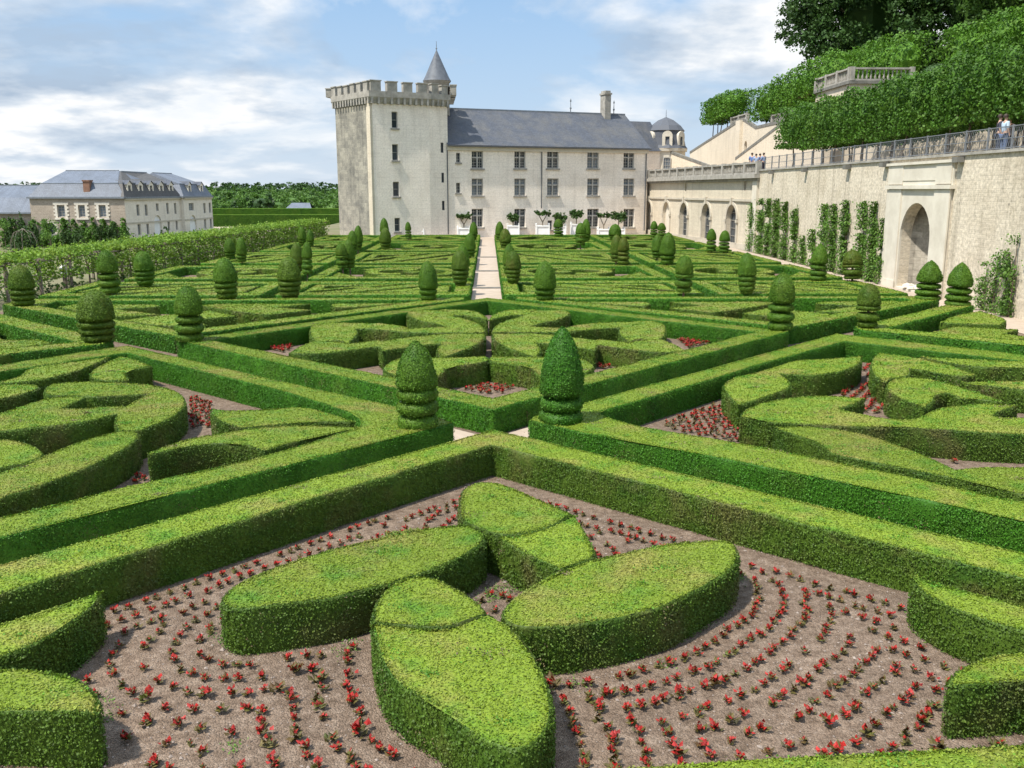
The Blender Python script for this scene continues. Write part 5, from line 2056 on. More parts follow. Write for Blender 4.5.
for i in range(18):
    y = 97 - i * 3.0
    if 4 < i < 8:
        continue
    lime(37.2 + rt.gauss(0, .15), y, UZ + .8, 1.5, 1.75, 1.65, (1.6 if i > 7 else 2.3), 1200, 'clipped lime tree of the highest row in front of the dark wood', gl, .23)
for k, (x, y, z, r) in enumerate(((33.4, 70.6, 12.6, 1.5), (33.2, 67.4, 12.5, 1.25), (33.0, 76.0, 12.6, 1.0))):
    b = thing('clipped_bush', ['large dome of clipped bush above the lime rows', 'smaller dome of clipped bush next to the large one', 'little round bush beside the bastion balustrade'][k], 'bush', (x, y, UZ))
    m = MB()
    m.lathe([(r * .8, -1.2), (r, 0), (r * .86, r * .55), (r * .5, r * .88), (.02, r)], (x, y, z), 16, 0)
    d = RNG.normal(0, 1, (1800, 3))
    d[:, 2] = np.abs(d[:, 2])
    d /= np.linalg.norm(d, axis=1)[:, None]
    leaves(m, d * r * RNG.uniform(.98, 1.06, (1800, 1)) + np.array((x, y, z)), d, .15, 0, .8)
    m.build('crown', M['shrub'], b)
    m = MB()
    m.tube([(x, y, UZ), (x, y, z)], [.15, .1], 6)
    m.build('trunk', M['bark'], b)


def bigtree(name, x, y, z, h, r, label, mat='wood', n=26, leaf=.5, per=520, group=None):
    t = thing(name, label, 'tree', (x, y, z), group)
    m = MB()
    limbs(m, (x, y, z), (x + rt.gauss(0, .4), y, z + h * .42), r * .075, r * .5, 6, rt)
    m.build('trunk', M['bark'], t)
    m = MB()
    bl = []
    n = int(n * 1.7)
    for k in range(n):
        a = rt.uniform(0, 6.28)
        f = rt.random()
        zz = z + h * (.08 + .88 * f)
        rad = r * math.sqrt(max(0.05, 1 - ((f - .40) / .66) ** 2)) * rt.uniform(.45, .95)
        s_ = r * rt.uniform(.24, .42)
        bl.append(((x + math.cos(a) * rad, y + math.sin(a) * rad, zz), (s_, s_, s_ * .8)))
    crown(m, bl, leaf, per)
    core(m, (x, y, z + h * .48), (r * .38, r * .38, h * .25))
    m.build('crown', M[mat], t)
    return t


BT = [(46.0, 116, 14.5, 23, 8.8, 'wood', 'broad dark tree at the wood edge, first from the sky side'), (53, 104, 15, 25, 9.5, 'wood', 'tall dark tree rising behind the bastion'),
      (51, 90, 15, 20, 8.5, 'wood2', 'lighter green spreading tree in the wood above the bastion'), (57, 84, 15, 26, 9.5, 'wood', 'huge dark tree above the domed bushes'),
      (58, 70, 15, 22, 9.0, 'wood', 'dark tree at the right end of the wood'), (52, 60, 15, 19, 7.5, 'wood2', 'mid green tree in the wood near the right edge'),
      (66, 104, 16, 27, 10, 'wood', 'tall tree deep in the hillside wood'), (70, 84, 16, 27, 10, 'wood', 'rearmost tree of the hillside wood'), (64, 58, 16, 24, 9, 'wood', 'dark tree beyond the lime rows at the right edge')]
for x, y, z, h, r, mt, lb in BT:
    bigtree('broadleaf_tree', x, y, z, h, r, lb, mt, 32, .42, 1300, None)


# ------------------------------------------------------------------ climbers on the retaining wall
def climber(fr, a, z1, w, label, group, n=None, mat='climb', z0=0.0, thick=.3, leaf=.13):
    p = fr(a, z0, .1)
    t = thing('climbing_plant', label, 'climber', p, group)
    m = MB()
    m.tube([fr(a, z0, .15), fr(a + .05, (z0 + z1) * .5, .12), fr(a, z1 - .2, .1)], [.05, .035, .015], 6)
    m.build('stem', M['bark'], t)
    m = MB()
    n = n or int((z1 - z0) * w * 620)
    zz = z0 + .05 + (z1 - z0) * RNG.beta(1.15, 1.25, n)
    ph = RNG.uniform(0, 6)
    z1t = z1 * (.9 + .1 * np.sin(ph * 3))
    wid = w * .62 * (0.75 + .34 * np.sin(zz * 2.6 + ph) + .2 * np.sin(zz * 6.1 + ph * 2)) * np.clip((z1t - zz) * .7 + .2, .12, 1)
    aa = a + .06 * np.sin(zz * 1.7 + ph) + RNG.normal(0, .5, n) * wid
    dd = np.abs(RNG.normal(0, thick, n)) * .8 + .06
    lm_ = np.array([mnoise.noise(Vector((x * 1.7, z * 1.5, ph))) for x, z in zip(aa, zz)])
    kk_ = lm_ > -.32
    aa, zz, dd = aa[kk_], zz[kk_], dd[kk_]
    n = len(aa)
    P = np.array([fr(x, z, d) for x, z, d in zip(aa, zz, dd)])
    nn = np.tile(np.array((*fr.n, .5)), (n, 1))
    leaves(m, P, nn, leaf, 0, .8, .75)
    m.build('foliage', M[mat], t)


CL = [(756, 200, 252, .95), (764, 199, 254, .95), (772, 199, 255, 1.0), (780, 199, 257, 1.0), (789, 200, 258, .9), (799, 201, 262, .75), (806, 236, 263, .6), (816, 230, 266, .7),
      (829, 199, 265, .8), (838, 200, 268, .85), (850, 201, 270, .85), (868, 202, 276, .85), (879, 202, 280, .85), (887, 219, 284, .5)]
LB = ['climbing plant at the gallery end of the wall', 'second climbing plant from the gallery', 'dense climber in the middle of the broad green patch', 'dense climber just right of the middle of the broad green patch',
      'climber at the right side of the broad green patch', 'thin climber right of the broad green patch', 'low sparse climber after the broad green patch', 'short climber behind the narrow acorn topiary',
      'left one of the three green columns in mid wall', 'middle one of the three green columns in mid wall', 'right one of the three green columns in mid wall', 'tall green column nearest the niche but one', 'tall green column beside the niche', 'small climber squeezed against the niche pilaster']
for (px_, yt, yb, w), lb in zip(CL, LB):
    a, z1 = fr_.px(px_, yt)
    climber(fr_, a, z1, w * 1.25, lb, 'climbers on the retaining wall')
CR = [(990, 262, .5), (1001, 255, .5), (1012, 250, .75), (1021, 234, .6)]
for (px_, yt, w), lb in zip(CR, ['first slim wall shrub right of the pointed topiaries', 'second slim wall shrub right of the pointed topiaries', 'fuller wall shrub near the right edge', 'tallest wall shrub at the right edge']):
    a, z1 = fr_.px(px_, yt)
    climber(fr_, a, z1, w * 1.2, lb, 'wall shrubs at the right edge', leaf=.1)
# pale rubble heap in the niche
m = MB()
for k in range(14):
    a = c_ + rt.uniform(-.7, .7)
    p = fr_(a, .12, rt.uniform(-1.0, .1))
    s_ = rt.uniform(.12, .3)
    m.lathe([(.01, 0), (s_, s_ * .2), (s_ * .8, s_ * .7), (.01, s_)], p, 6, 0, False, rt.random())
tag(m.build('rubble', M['palestone']), 'small heap of pale rubble lying in the wall niche', 'rubble', None, 'stuff')

# ------------------------------------------------------------------ planter boxes and citrus trees before the castle


def planter(px_, yt, yb, w, label):
    x, y = G(px_, yb)
    h = VP(px_, yt, y)[2]
    w_ = w / FPX * y / 2
    t = thing('planter_box', label, 'planter', (x, y, 0), 'white planter boxes before the castle')
    m = MB()
    m.box(x - w_, x + w_, y - w_, y + w_, .18, h - .1)
    m.box(x - w_ - .06, x + w_ + .06, y - w_ - .06, y + w_ + .06, h - .1, h)
    m.build('box', M['white'], t)
    for sx in (-1, 1):
        for sy in (-1, 1):
            m = MB()
            m.box(x + sx * (w_ + .02) - .06, x + sx * (w_ + .02) + .06, y + sy * (w_ + .02) - .06, y + sy * (w_ + .02) + .06, 0, h + .12)
            m.lathe([(.02, 0), (.08, .06), (.01, .15)], (x + sx * (w_ + .02), y + sy * (w_ + .02), h + .12), 6)
            m.build('leg', M['white'], t)
    m = MB()
    m.poly([(x - w_, y - w_, h - .04), (x + w_, y - w_, h - .04), (x + w_, y + w_, h - .04), (x - w_, y + w_, h - .04)])
    m.build('soil', M['bark'], t)
    return x, y, h


def citrus(x, y, z, ztop, r, label, vee=False):
    t = thing('citrus_tree', label, 'tree', (x, y, z), 'potted citrus trees before the castle')
    m = MB()
    hm = z + (ztop - z) * .45
    bl = []
    if vee:
        for s_ in (-1, 1):
            m.tube([(x, y, z - .1), (x, y, z + .4), (x + s_ * r * .5, y, hm + .3), (x + s_ * r * .75, y, ztop - .4)], [.07, .06, .045, .02], 6)
            bl.append(((x + s_ * r * .65, y, ztop - r * .45), (r * .55, r * .6, r * .5)))
        bl.append(((x, y, ztop - r * .5), (r * .5, r * .6, r * .4)))
    else:
        m.tube([(x, y, z - .1), (x + .03, y, hm), (x, y, ztop - r * .7)], [.07, .055, .03], 6)
        bl = [((x, y, ztop - r * .75), (r, r, r * .75)), ((x - r * .4, y, ztop - r * .5), (r * .6, r * .7, r * .5)), ((x + r * .45, y - .2, ztop - r * .6), (r * .55, r * .6, r * .5))]
    m.build('trunk', M['twig'], t)
    m = MB()
    crown(m, bl, .15, 900 if not vee else 620, shell=.2)
    m.build('crown', M['citrus'], t)


PL = [(418.5, 231, 238.5, 11, 'white planter box in front of the keep, holding a spreading citrus tree'), (452, 227.5, 237.5, 11, 'left one of two white boxes between keep and path'), (464, 228, 237.8, 11, 'right one of two white boxes between keep and path'),
      (502.5, 226, 236.5, 9, 'white planter box just right of the path head'), (513, 225.5, 237, 11, 'second white planter box right of the path head'), (542.5, 225.5, 237, 12, 'broad white planter box under the drainpipe'),
      (560, 226, 236.5, 10, 'white planter box behind the lone loose topiary'), (576, 224, 236, 10, 'white planter box behind the topiary pair'), (603.5, 229, 236, 11, 'white planter box left of the two joined citrus crowns'), (618, 229, 236, 11, 'last white planter box, before the right end of the wing')]
CT = [(213, 8.5, True), (208.5, 5.5, False), (212.5, 7, True), (211, 7, False), (213, 6, False), (209.5, 7, True), (212, 7.5, False), (209, 7, False), (212, 6, True), (210, 9, False)]
for (px_, yt, yb, w, lb), (ty, cr_, ve) in zip(PL, CT):
    x, y, h = planter(px_, yt, yb, w, lb)
    citrus(x, y, h - .04, VP(px_, ty, y)[2], cr_ / FPX * y, ('forked' if ve else 'round headed') + ' citrus tree in the ' + lb.split(', holding')[0].replace('left one of two white boxes', 'left of two white boxes').replace('right one of two white boxes', 'right of two white boxes').replace('white planter box', 'white box'), ve)

# ------------------------------------------------------------------ vine pergola along the terrace edge
PA, PB = (-21.9, 40.0), (-16.6, 98.0)
pg = thing('pergola', 'weathered timber pergola of posts and rails carrying the long row of vines', 'pergola', (-20, 60, 0))
pd_ = np.array(PB) - np.array(PA)
pl_ = np.linalg.norm(pd_)
pu = pd_ / pl_
pn = np.array((-pu[1], pu[0]))


def pp(s_, o, z):
    q = np.array(PA) + pu * s_ + pn * o
    return (q[0], q[1], z)


for i in range(24):
    s_ = -6 + i * 2.7
    for o in (0, 1.7):
        m = MB()
        m.bar(pp(s_, o, -.6), pp(s_ + rt.gauss(0, .04), o, 1.75), .11)
        m.build('post', M['post'], pg)
    m = MB()
    m.bar(pp(s_, -.25, 1.78), pp(s_, 1.95, 1.78), .08)
    m.build('crossbeam', M['post'], pg)
for o in (0, 1.7):
    for z in (.75, 1.66):
        m = MB()
        m.bar(pp(-6.2, o, z), pp(57, o, z), .06)
        m.build('rail', M['post'], pg)
for i in range(27):
    s_ = -4.5 + i * 2.3
    near = i < 8
    t = thing('grape_vine', 'leafy light green vine trained over the timber pergola' if not near else 'thin loose vine on the near end of the timber pergola', 'vine', pp(s_, 0, 0), 'vines trained over the pergola' if not near else 'thin vines on the near end of the pergola')
    m = MB()
    m.tube([pp(s_, 0, -.3), pp(s_ + .1, .05, .8), pp(s_, .2, 1.7)], [.06, .045, .03], 6)
    m.build('stem', M['bark'], t)
    m = MB()
    n_ = 1900 if near else 2400
    ds_ = RNG.uniform(-1.3, 1.3, n_)
    topm = RNG.random(n_) < .42
    oo = np.where(topm, RNG.uniform(-.4, 2.1, n_), RNG.normal(.1, .3, n_))
    zz = np.where(topm, 1.82 + np.abs(RNG.normal(0, .13, n_)) + .1 * np.sin(ds_ * 3 + i), RNG.uniform(.0 if not near else .7, 1.9, n_))
    lump = np.array([mnoise.noise(Vector((a * 2 + i * 5, z * 2.0, o))) for a, z, o in zip(ds_, zz, oo)])
    kk = (lump > (-.25 if not near else .0)) | topm
    P = np.array([pp(s_ + a, o, z) for a, o, z in zip(ds_[kk], oo[kk], zz[kk])])
    Nn = np.tile(np.array((-pn[0] * .3, -pn[1] * .3, .8)), (len(P), 1))
    leaves(m, P, Nn, .15, 0, .8, .8)
    m.build('foliage', M['vine'], t)
# small white lantern post by the pergola gap
bx = thing('white_post', 'small white box on a stake by the pergola', 'post', (*G(65, 288), 0))
x, y = G(65, 288)
m = MB()
m.box(x - .05, x + .05, y - .05, y + .05, 0, .7)
m.build('stake', M['post'], bx)
m = MB()
m.box(x - .14, x + .14, y - .12, y + .12, .7, 1.05)
m.lathe([(.2, 1.05), (.02, 1.2)], (x, y, 0), 4, 0, False, math.pi / 4)
m.build('head', M['white'], bx)

# ------------------------------------------------------------------ stables and outbuildings on the kitchen garden side
KG = -2.5
st = thing('stable_block', 'long rubble and ashlar stable block with slate mansard roofs and dormers', 'building', (-50, 132, KG))
S0, S1, S2, S3 = VP(34, 243, 125.4)[:2], VP(128, 243, 125.0)[:2], VP(183, 238, 140.0)[:2], VP(214, 235, 151.5)[:2]
f1_ = Fr(S0, S1)
t0 = lambda x, y: (x / 4.452, 150 + y / 4.452)
EV = 4.0
hs, ws = [], []
for x0, x1 in ((256, 290), (350, 380), (441, 473)):
    q = f1_.rect(*t0(x0, 248), *t0(x1, 298))
    hs.append(rectp(*q))
    ws.append(q)
q = f1_.px(*t0(226, 350))
oc = [(q[0] + .75 * math.cos(t), q[1] + .75 * math.sin(t)) for t in np.linspace(0, 2 * math.pi, 17)[:-1]]
m = MB()
wallface(m, f1_, rectp(0, KG, f1_.L, EV), hs + [oc], 0, .5, .25)
quad_roof(m, [[(*S0, KG), (S0[0] + .3, S0[1] + 11, KG), (S0[0] + .3, S0[1] + 11, EV), (*S0, EV)]])
m.build('wall', M['rubble'], st)
for q in ws:
    window(st, f1_, *q, 'curtain', (2, 4), False, .25, cross=False)
    m = MB()
    for k in range(7):
        w_ = .5 if k % 2 else .3
        z0_ = q[1] - .1 + (q[3] - q[1] + .2) * k / 7
        z1_ = q[1] - .1 + (q[3] - q[1] + .2) * (k + 1) / 7
        f1_.box(m, q[0] - w_, q[0], z0_, z1_ - .003, .003, .07)
        f1_.box(m, q[2], q[2] + w_, z0_, z1_ - .003, .003, .07)
    f1_.box(m, q[0] - .5, q[2] + .5, q[3] + .11, q[3] + .42, .003, .08)
    f1_.box(m, q[0] - .4, q[2] + .4, q[1] - .35, q[1] - .11, .003, .14)
    m.build('window_surround', M['ashlar'], st)
m = MB()
m.poly([f1_(a, z, -.2) for a, z in oc])
m.build('round_window', M['glass'], st)
m = MB()
th = np.linspace(0, 2 * math.pi, 21)
for k in range(20):
    P_ = [(q_[0] + 0, q_[1]) for q_ in ()]
    cx_, cz_ = np.mean([p[0] for p in oc]), np.mean([p[1] for p in oc])
    P_ = [(cx_ + r_2 * math.cos(t), cz_ + r_2 * math.sin(t)) for t, r_2 in ((th[k], .77), (th[k], 1.05), (th[k + 1], 1.05), (th[k + 1], .77))]
    m.add([f1_(a, z, .06) for a, z in P_], [(0, 1, 2, 3)])
m.build('round_surround', M['palestone'], st)


def mansard(pts, ev, bz, rz, inset, mat, nm, parent, ridge=None):
    """pts: four footprint corners ccw seen from above starting front-left; steep lower slope then a shallow hip to a ridge"""
    c = np.mean(pts, 0)
    lo = [(*(c + (np.array(p) - c) * 1.03), ev) for p in pts]
    mid = [(*(np.array(p) + (c - np.array(p)) / np.linalg.norm(c - np.array(p)) * inset), bz) for p in pts]
    m = MB()
    quad_roof(m, [[lo[i], lo[(i + 1) % 4], mid[(i + 1) % 4], mid[i]] for i in range(4)])
    a, b = ridge
    quad_roof(m, [[mid[0], mid[1], (*b, rz), (*a, rz)], [mid[1], mid[2], (*b, rz)], [mid[2], mid[3], (*a, rz), (*b, rz)], [mid[3], mid[0], (*a, rz)]])
    o = m.build(nm, M[mat], parent)
    m = MB()
    for i in range(4):
        m.bar(lo[i], lo[(i + 1) % 4], .22)
        m.bar(mid[i], mid[(i + 1) % 4], .12)
    m.bar((*a, rz), (*b, rz), .16)
    m.build('roof_edge', M['lead'], o)
    return o


r1_ = mansard([S0, S1, (S1[0] - .2 + 1.6, S1[1] + 11.5), (S0[0] + .3, S0[1] + 11.5)], EV, 5.85, 7.6, 1.6, 'slate_pale', 'roof', st, (VP(66, 172, 131)[:2], VP(119, 172, 131)[:2]))
m = MB()
p = VP(92, 190, 127.2)
m.box(p[0] - .42, p[0] + .42, 125.5, 126.5, 4.4, 6.1)
m.box(p[0] - .5, p[0] + .5, 125.42, 126.58, 6.1, 6.3)
m.build('chimney', M['brick'], r1_)


def front2(A_, B_, wins_, doors, roofmat, ndorm, nm, ev=EV, proud=0):
    f = Fr(A_, B_)
    hs_, w_ = [], []
    for x0, y0, x1, y1 in wins_:
        q = f.rect(*t0(x0, y0), *t0(x1, y1))
        hs_.append(rectp(*q))
        w_.append(q)
    for x0, y0, x1, y1 in doors:
        q = f.rect(*t0(x0, y0), *t0(x1, y1))
        hs_.append(archp(q[0], max(q[1], KG + .05), q[2], q[3]))
    m = MB()
    wallface(m, f, rectp(0, KG, f.L, ev), hs_, 0, .5, .25)
    m.build('wall', M['ashlar'], st)
    for q in w_:
        window(st, f, *q, 'curtain', (2, 4), False, .25, cross=False)
    for x0, y0, x1, y1 in doors:
        q = f.rect(*t0(x0, y0), *t0(x1, y1))
        m = MB()
        m.poly([f(a, z, -.2) for a, z in archp(q[0], max(q[1], KG + .05), q[2], q[3])])
        m.build('door', M['white'], st)
    m = MB()
    f.box(m, 0, f.L, ev - .3, ev - .02, .003, .22)
    f.box(m, 0, f.L, .55, .75, .003, .06)
    m.build('cornice', M['stone'], st)
    back = [tuple(np.array(B_) - f.n * 10), tuple(np.array(A_) - f.n * 10)]
    mA, mB = (np.array(VP(121, 172, 131)[:2]) if ndorm > 2 else np.array(A_) - f.n * 5 + f.u * 1.5), np.array(B_) - f.n * 5 - f.u * (0.0 if ndorm > 2 else 3.0)
    r = mansard([A_, B_, back[0], back[1]], ev, ev + 1.9, ev + 3.5, 1.3, roofmat, 'roof', st, (tuple(mA), tuple(mB)))
    for k in range(ndorm):
        a = f.L * (k + .7) / (ndorm + .4)
        m = MB()
        wallface(m, f, [(a - .62, ev + .25), (a + .62, ev + .25), (a + .62, ev + 1.75), (a, ev + 2.15), (a - .62, ev + 1.75)], [rectp(a - .33, ev + .5, a + .33, ev + 1.6)], 0, 1.3, .2, d=-.25)
        dm = m.build('dormer', M['ashlar'], r)
        m = MB()
        m.poly([f(x, z, -.4) for x, z in rectp(a - .33, ev + .5, a + .33, ev + 1.6)])
        m.build('pane', M['glass'], dm)
        m = MB()
        quad_roof(m, [[f(a - .78, ev + 1.72, -.15), f(a, ev + 2.28, -.15), f(a, ev + 2.28, -2.2), f(a - .78, ev + 1.72, -2.2)], [f(a, ev + 2.28, -.15), f(a + .78, ev + 1.72, -.15), f(a + .78, ev + 1.72, -2.2), f(a, ev + 2.28, -2.2)]])
        m.build('dormer_roof', M['slate'], dm)
    return f


front2(S1, S2, [(608, 243, 622, 293), (645, 243, 658, 293), (695, 238, 707, 272), (741, 236, 752, 285), (776, 236, 786, 285), (614, 330, 628, 380), (653, 328, 665, 376), (747, 313, 757, 360), (783, 311, 792, 356)], [(688, 290, 720, 385)], 'slate_brown', 5, 'mid')
front2((S2[0] + .5, S2[1] - .1), S3, [(841, 236, 863, 270), (906, 236, 916, 282), (930, 234, 940, 280), (910, 308, 919, 352), (935, 306, 944, 348)], [(846, 290, 876, 378)], 'slate_pale', 2, 'end')
lo = thing('outbuilding', 'low outbuilding with a pale slate roof at the left edge', 'building', (-72, 126, KG))
fo = Fr((-82, 126.5), (S0[0] - .1, 126.0))
m = MB()
wallface(m, fo, rectp(0, KG, fo.L, 2.0), [], 0, .5)
m.build('wall', M['rubble'], lo)
m = MB()
quad_roof(m, [[fo(0, 2.0, .4), fo(fo.L, 2.0, .4), fo(fo.L, 4.0, -2), fo(0, 4.0, -2)], [fo(0, 4.0, -2), fo(fo.L, 4.0, -2), fo(fo.L, 5.6, -6), fo(0, 5.6, -6)], [fo(0, 5.6, -6), fo(fo.L, 5.6, -6), fo(fo.L, 2, -12), fo(0, 2, -12)]])
ro = m.build('roof', M['slate_pale'], lo)
m = MB()
m.bar(fo(0, 2.0, .4), fo(fo.L, 2.0, .4), .2)
m.bar(fo(0, 5.62, -6), fo(fo.L, 5.62, -6), .18)
m.build('roof_edge', M['lead'], ro)

# climbers and shrubs at the foot of the stable
for k in range(13):
    px_ = 4 + k * 10
    yb = 218 + (k % 3) * 1.2
    f = f1_ if px_ > 33 else fo
    a, z1 = f.px(px_, yb)
    if 44 < px_ < 58:
        z1 = f.px(px_, 236)[1]
    climber(f, a, z1, 1.6, 'trained climber column on the rubble wall of the stables', 'climbers on the stable wall', n=520, mat='lime_b', z0=KG, thick=.5, leaf=.3)


def bush(x, y, z, r, h, label, mat='shrub', group=None, n=900, leaf=.2):
    t = thing('shrub', label, 'shrub', (x, y, z), group)
    m = MB()
    m.tube([(x, y, z), (x, y, z + h * .5)], [.06, .04], 6)
    m.build('stem', M['bark'], t)
    m = MB()
    bl = [((x + rt.uniform(-.4, .4) * r, y + rt.uniform(-.4, .4) * r, z + h * rt.uniform(.35, .7)), (r * .65, r * .65, h * .38)) for _ in range(5)]
    crown(m, bl, leaf, n // 5)
    m.build('foliage', M[mat], t)


SB = [(6, 245, 20, 22), (22, 244, 12, 22), (38, 240, 12, 14), (52, 250, 22, 20), (66, 244, 12, 12), (79, 245, 22, 15), (93, 241, 8, 10), (101, 241, 9, 14), (114, 240, 11, 14), (125, 240, 8, 12), (155, 239, 5, 8), (164, 239, 11, 12), (182, 238, 6, 5), (34, 232, 10, 16), (12, 230, 12, 18), (88, 232, 10, 12), (110, 228, 10, 12)]
for k, (px_, yb, w, h) in enumerate(SB):
    x, y = G(px_, yb + 3, KG)
    y2 = min(y, 121)
    x, z = x * y2 / y, KG
    s_ = y2 / FPX
    bush(x, y2, KG, w * s_ * .55, h * s_ * 1.5 + .5, 'rounded dark shrub in the kitchen garden before the stables', 'shrub' if k % 3 else 'climb', 'shrubs in the kitchen garden')
for k, (px_, yb) in enumerate(((24, 252), (30, 250))):
    pass
ab = thing('garden_arbour', 'grey domed timber arbour half covered by roses in the kitchen garden', 'arbour', (*VP(25, 250, 100)[:2], KG))
x, y, _ = VP(25, 250, 100)
m = MB()
for k in range(10):
    a = 2 * math.pi * k / 10
    pts = [(x + 1.3 * math.cos(a), y + 1.3 * math.sin(a), KG), (x + 1.3 * math.cos(a), y + 1.3 * math.sin(a), KG + 2.2), (x + .9 * math.cos(a), y + .9 * math.sin(a), KG + 3.1), (x, y, KG + 3.5)]
    m.tube(pts, [.028] * 4, 5)
m.build('lattice', M['post'], ab)
m = MB()
crown(m, [((x, y, KG + 2.6), (1.5, 1.5, 1.1)), ((x + .8, y - .6, KG + 1.2), (.7, .7, 1.2)), ((x - .9, y + .2, KG + 1.4), (.7, .7, 1.3))], .2, 900)
m.build('foliage', M['shrub'], ab)

m = MB()
for k in range(260):
    x, y = rt.uniform(-75, -24.5), rt.uniform(46, 118)
    r = rt.uniform(.5, 1.3)
    crown(m, [((x, y, KG + r * .4), (r, r, r * .7))], .2, 90, 0 if rt.random() < .6 else 1)
for k in range(150):
    s_, o_ = rt.uniform(-8, 30), rt.uniform(-.7, 3.4)
    q_ = pp(s_, o_, 0)
    if q_[0] < GX:
        continue
    r = rt.uniform(.16, .42)
    crown(m, [((q_[0], q_[1], r * .5), (r, r, r * .9))], .08, 110, 0 if rt.random() < .5 else 1)
tag(m.build('kitchen_garden_planting', [M['climb'], M['shrub']]), 'low vegetable and flower planting of the kitchen garden behind the pergola', 'planting', None, 'stuff')

# ------------------------------------------------------------------ far clipped hedges, wood and hills
for x0, x1, y, h, lb in ((-78, -18, 214, 2.9, 'tall dark clipped hedge at the far side of the kitchen garden'), (-74, -20, 198, 1.9, 'lower clipped hedge in front of the tall far hedge')):
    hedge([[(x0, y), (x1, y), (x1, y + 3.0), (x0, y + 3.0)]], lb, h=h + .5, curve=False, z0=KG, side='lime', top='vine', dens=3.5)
sheet('garden_path', [(-75, 165), (-20, 165), (-20, 194), (-75, 194)], KG + .01, M['path'])
m = MB()
for k in range(560):
    y = 232 + 330 * (k / 560) ** 1.3 + rt.uniform(-6, 6)
    x = rt.uniform(-.50, .02) * y
    h = rt.uniform(4.2, 7.6) + (y - 232) * .006
    r = rt.uniform(3.0, 5.5) * (1 + (y - 230) / 700)
    mm_ = 0 if rt.random() < .15 else 1
    crown(m, [((x, y, KG + h - r * .85), (r, r, r * .85)), ((x + r * .4, y - r * .4, KG + h - r * 1.1), (r * .6, r * .6, r * .6))], .42 + y * .0011, 560, mm_, 1.0, .6)
    core(m, (x, y, KG + h - r * 1.1), (r * .6, r * .6, r * .6), mm_)
    core(m, (x, y + 1, KG + h - r * 1.8), (r * .9, r * .9, r * .9), mm_)
tag(m.build('wood', [M['wood'], M['wood2']]), 'mixed green woodland filling the valley beyond the kitchen garden', 'woodland', None, 'stuff')
m = MB()
V, F = [], []
nxx, nyy = 60, 8
for j in range(nyy):
    for i in range(nxx):
        x = -700 + 1100 * i / (nxx - 1)
        y = 640 + 420 * j / (nyy - 1)
        prof = math.sin(math.pi * min(1, j / (nyy - 1) * 1.0) * .5)
        V.append((x, y, KG + 9 * prof * (1 + .35 * mnoise.noise(Vector((x * .006, y * .004, 1)))) + 1.2 * mnoise.noise(Vector((x * .05, y * .05, 2)))))
for j in range(nyy - 1):
    for i in range(nxx - 1):
        F.append((j * nxx + i, j * nxx + i + 1, (j + 1) * nxx + i + 1, (j + 1) * nxx + i))
m.add(V, F, 0, True)
for k in range(420):
    y = rt.uniform(700, 1040)
    x = rt.uniform(-.55, .05) * y
    zz = KG + 9 * math.sin(math.pi * .5 * min(1, (y - 640) / 420))
    r = rt.uniform(5, 9)
    crown(m, [((x, y, zz + 2.5), (r, r, r * .55))], 2.2, 90, 0, 1.0, .7)
tag(m.build('hills', M['wood']), kind='structure')
hb = thing('farm_roof', 'pale low farmhouse roof among the far trees', 'house', (-59, 231, KG))
p = VP(299, 208, 230.5)
m = MB()
m.box(p[0] - 3, p[0] + 3, 230, 236, KG, KG + 2.9)
m.build('wall', M['palestone'], hb)
m = MB()
quad_roof(m, [[(p[0] - 3.3, 229.6, KG + 2.9), (p[0] + 3.3, 229.6, KG + 2.9), (p[0] + 2.2, 233, KG + 4.4), (p[0] - 2.2, 233, KG + 4.4)], [(p[0] - 3.3, 236.4, KG + 2.9), (p[0] + 3.3, 236.4, KG + 2.9), (p[0] + 2.2, 233, KG + 4.4), (p[0] - 2.2, 233, KG + 4.4)]])
m.build('roof', M['slate_pale'], hb)


# ------------------------------------------------------------------ people on the terrace
def skin_body(name, chain, mat, parent=None, lv=2):
    """chain: vertices (pos, radius), edges"""
    vs, ed = chain
    me = bpy.data.meshes.new(name)
    me.from_pydata([v[0] for v in vs], ed, [])
    o = bpy.data.objects.new(name, me)
    COL.objects.link(o)
    md = o.modifiers.new('skin', 'SKIN')
    md.use_smooth_shade = True
    sv = me.skin_vertices[0].data
    for i, v in enumerate(vs):
        sv[i].radius = (v[1], v[1]) if not isinstance(v[1], tuple) else v[1]
        sv[i].use_root = i == 0
    s_ = o.modifiers.new('sub', 'SUBSURF')
    s_.levels = lv
    s_.render_levels = lv
    dg = bpy.context.evaluated_depsgraph_get()
    me2 = bpy.data.meshes.new_from_object(o.evaluated_get(dg))
    o.modifiers.clear()
    o.data = me2
    me2.materials.clear()
    me2.materials.append(mat)
    if parent is not None:
        o.parent = parent
    return o


M['skin'] = plain('skin', (0.45, 0.29, 0.21), (0.40, 0.25, 0.18), 8, .6, 0)
M['hair'] = plain('hair', (0.05, 0.035, 0.025), (0.03, 0.02, 0.015), 20, .6, .2)
CLO = {}


def cloth(c):
    if c not in CLO:
        CLO[c] = plain('cloth', c, tuple(x * .8 for x in c), 12, .85, .2)
    return CLO[c]


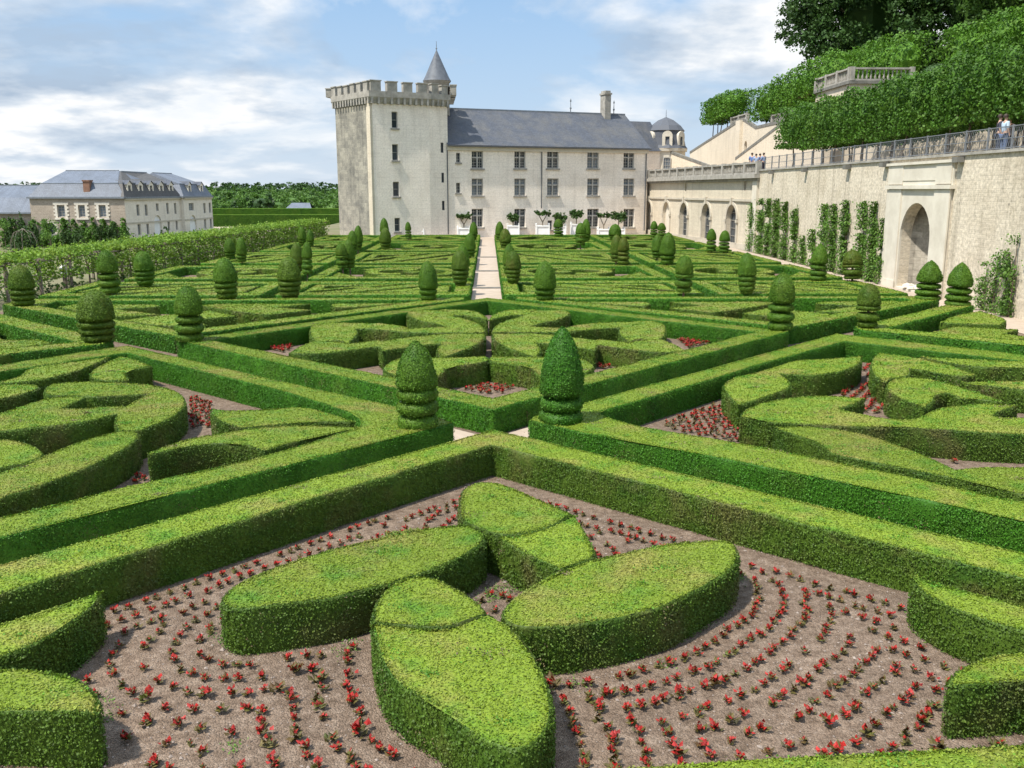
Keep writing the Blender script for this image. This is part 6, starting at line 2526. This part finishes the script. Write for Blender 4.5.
def person(x, y, z, rz, shirt, trous, label, h=1.72, arm=0.0):
    k = h / 1.72
    V = [((0, 0, .92), .13), ((0, 0, 1.12), .125), ((0, .01, 1.33), (.17, .12)), ((0, .01, 1.44), .06), ((0, 0, 1.52), .052), ((0, -.01, 1.62), (.078, .095)), ((0, -.01, 1.69), .06),
         ((.1, 0, .84), .095), ((.11, -.01, .47), .06), ((.11, .02, .09), .042), ((.12, -.13, .035), .035),
         ((-.1, 0, .84), .095), ((-.11, -.01, .47), .06), ((-.11, .02, .09), .042), ((-.12, -.13, .035), .035),
         ((.2, .01, 1.39), .06), ((.25, .03 - arm * .1, 1.12), .042), ((.24, -.08 - arm * .2, .90 + arm * .2), .032), ((.23, -.12 - arm * .24, .80 + arm * .3), .03),
         ((-.2, .01, 1.39), .06), ((-.25, .03, 1.12), .042), ((-.24, -.06, .90), .032), ((-.23, -.09, .80), .03)]
    E_ = [(0, 1), (1, 2), (2, 3), (3, 4), (4, 5), (5, 6), (0, 7), (7, 8), (8, 9), (9, 10), (0, 11), (11, 12), (12, 13), (13, 14), (2, 15), (15, 16), (16, 17), (17, 18), (2, 19), (19, 20), (20, 21), (21, 22)]
    b = skin_body('person', (V, E_), M['skin'])
    t = tag(b, label, 'person', 'visitors on the terrace')
    b.location = (x, y, z)
    b.rotation_euler.z = rz
    b.scale = (k, k, k)

    def sub(nm, idx, grow_, mat, ends=None):
        mp_ = {q: i for i, q in enumerate(idx)}
        vs = []
        for q in idx:
            p, r = V[q]
            r = tuple(a + grow_ for a in r) if isinstance(r, tuple) else r + grow_
            vs.append((p, r))
        es = [(mp_[a], mp_[c]) for a, c in E_ if a in mp_ and c in mp_]
        return skin_body(nm, (vs, es), mat, b)
    sub('shirt', [0, 1, 2, 15, 16, 19, 20], .022, cloth(shirt))
    sub('trousers', [0, 7, 8, 9, 11, 12, 13], .026, cloth(trous))
    m = MB()
    m.lathe([(.10, 1.60), (.108, 1.66), (.095, 1.72), (.055, 1.755), (.01, 1.765)], (0, .02, 0), 14)
    m.build('hair', M['hair'], b, local=True)


TZ = RW - .06
PE = [(752.5, 84, (.10, .16, .34), (.06, .07, .10), 'person in a blue top, left one of the group at the fence end', 2.6), (756.5, 82, (.30, .38, .52), (.10, .10, .12), 'person in a pale blue top in the middle of the group at the fence end', 3.2),
      (760.5, 83, (.07, .09, .20), (.25, .22, .18), 'person in a navy top in the group at the fence end', .4), (764, 80.5, (.22, .30, .46), (.05, .05, .07), 'person in a mid blue top, right one of the group at the fence end', 3.6),
      (997.5, 40.6, (.05, .05, .07), (.05, .06, .09), 'person in black walking behind the fence', 1.2), (1003, 40.2, (.42, .52, .62), (.10, .14, .24), 'person in a light blue top behind the fence', 1.6), (1007, 42, (.16, .10, .08), (.05, .05, .06), 'person in brown beside the light blue one behind the fence', 1.9)]
for px_, y, sh_c, tr, lb, rz in PE:
    x = VP(px_, 150, y)[0]
    person(x, y, TZ, rz, sh_c, tr, lb, rt.uniform(1.62, 1.8), rt.random())
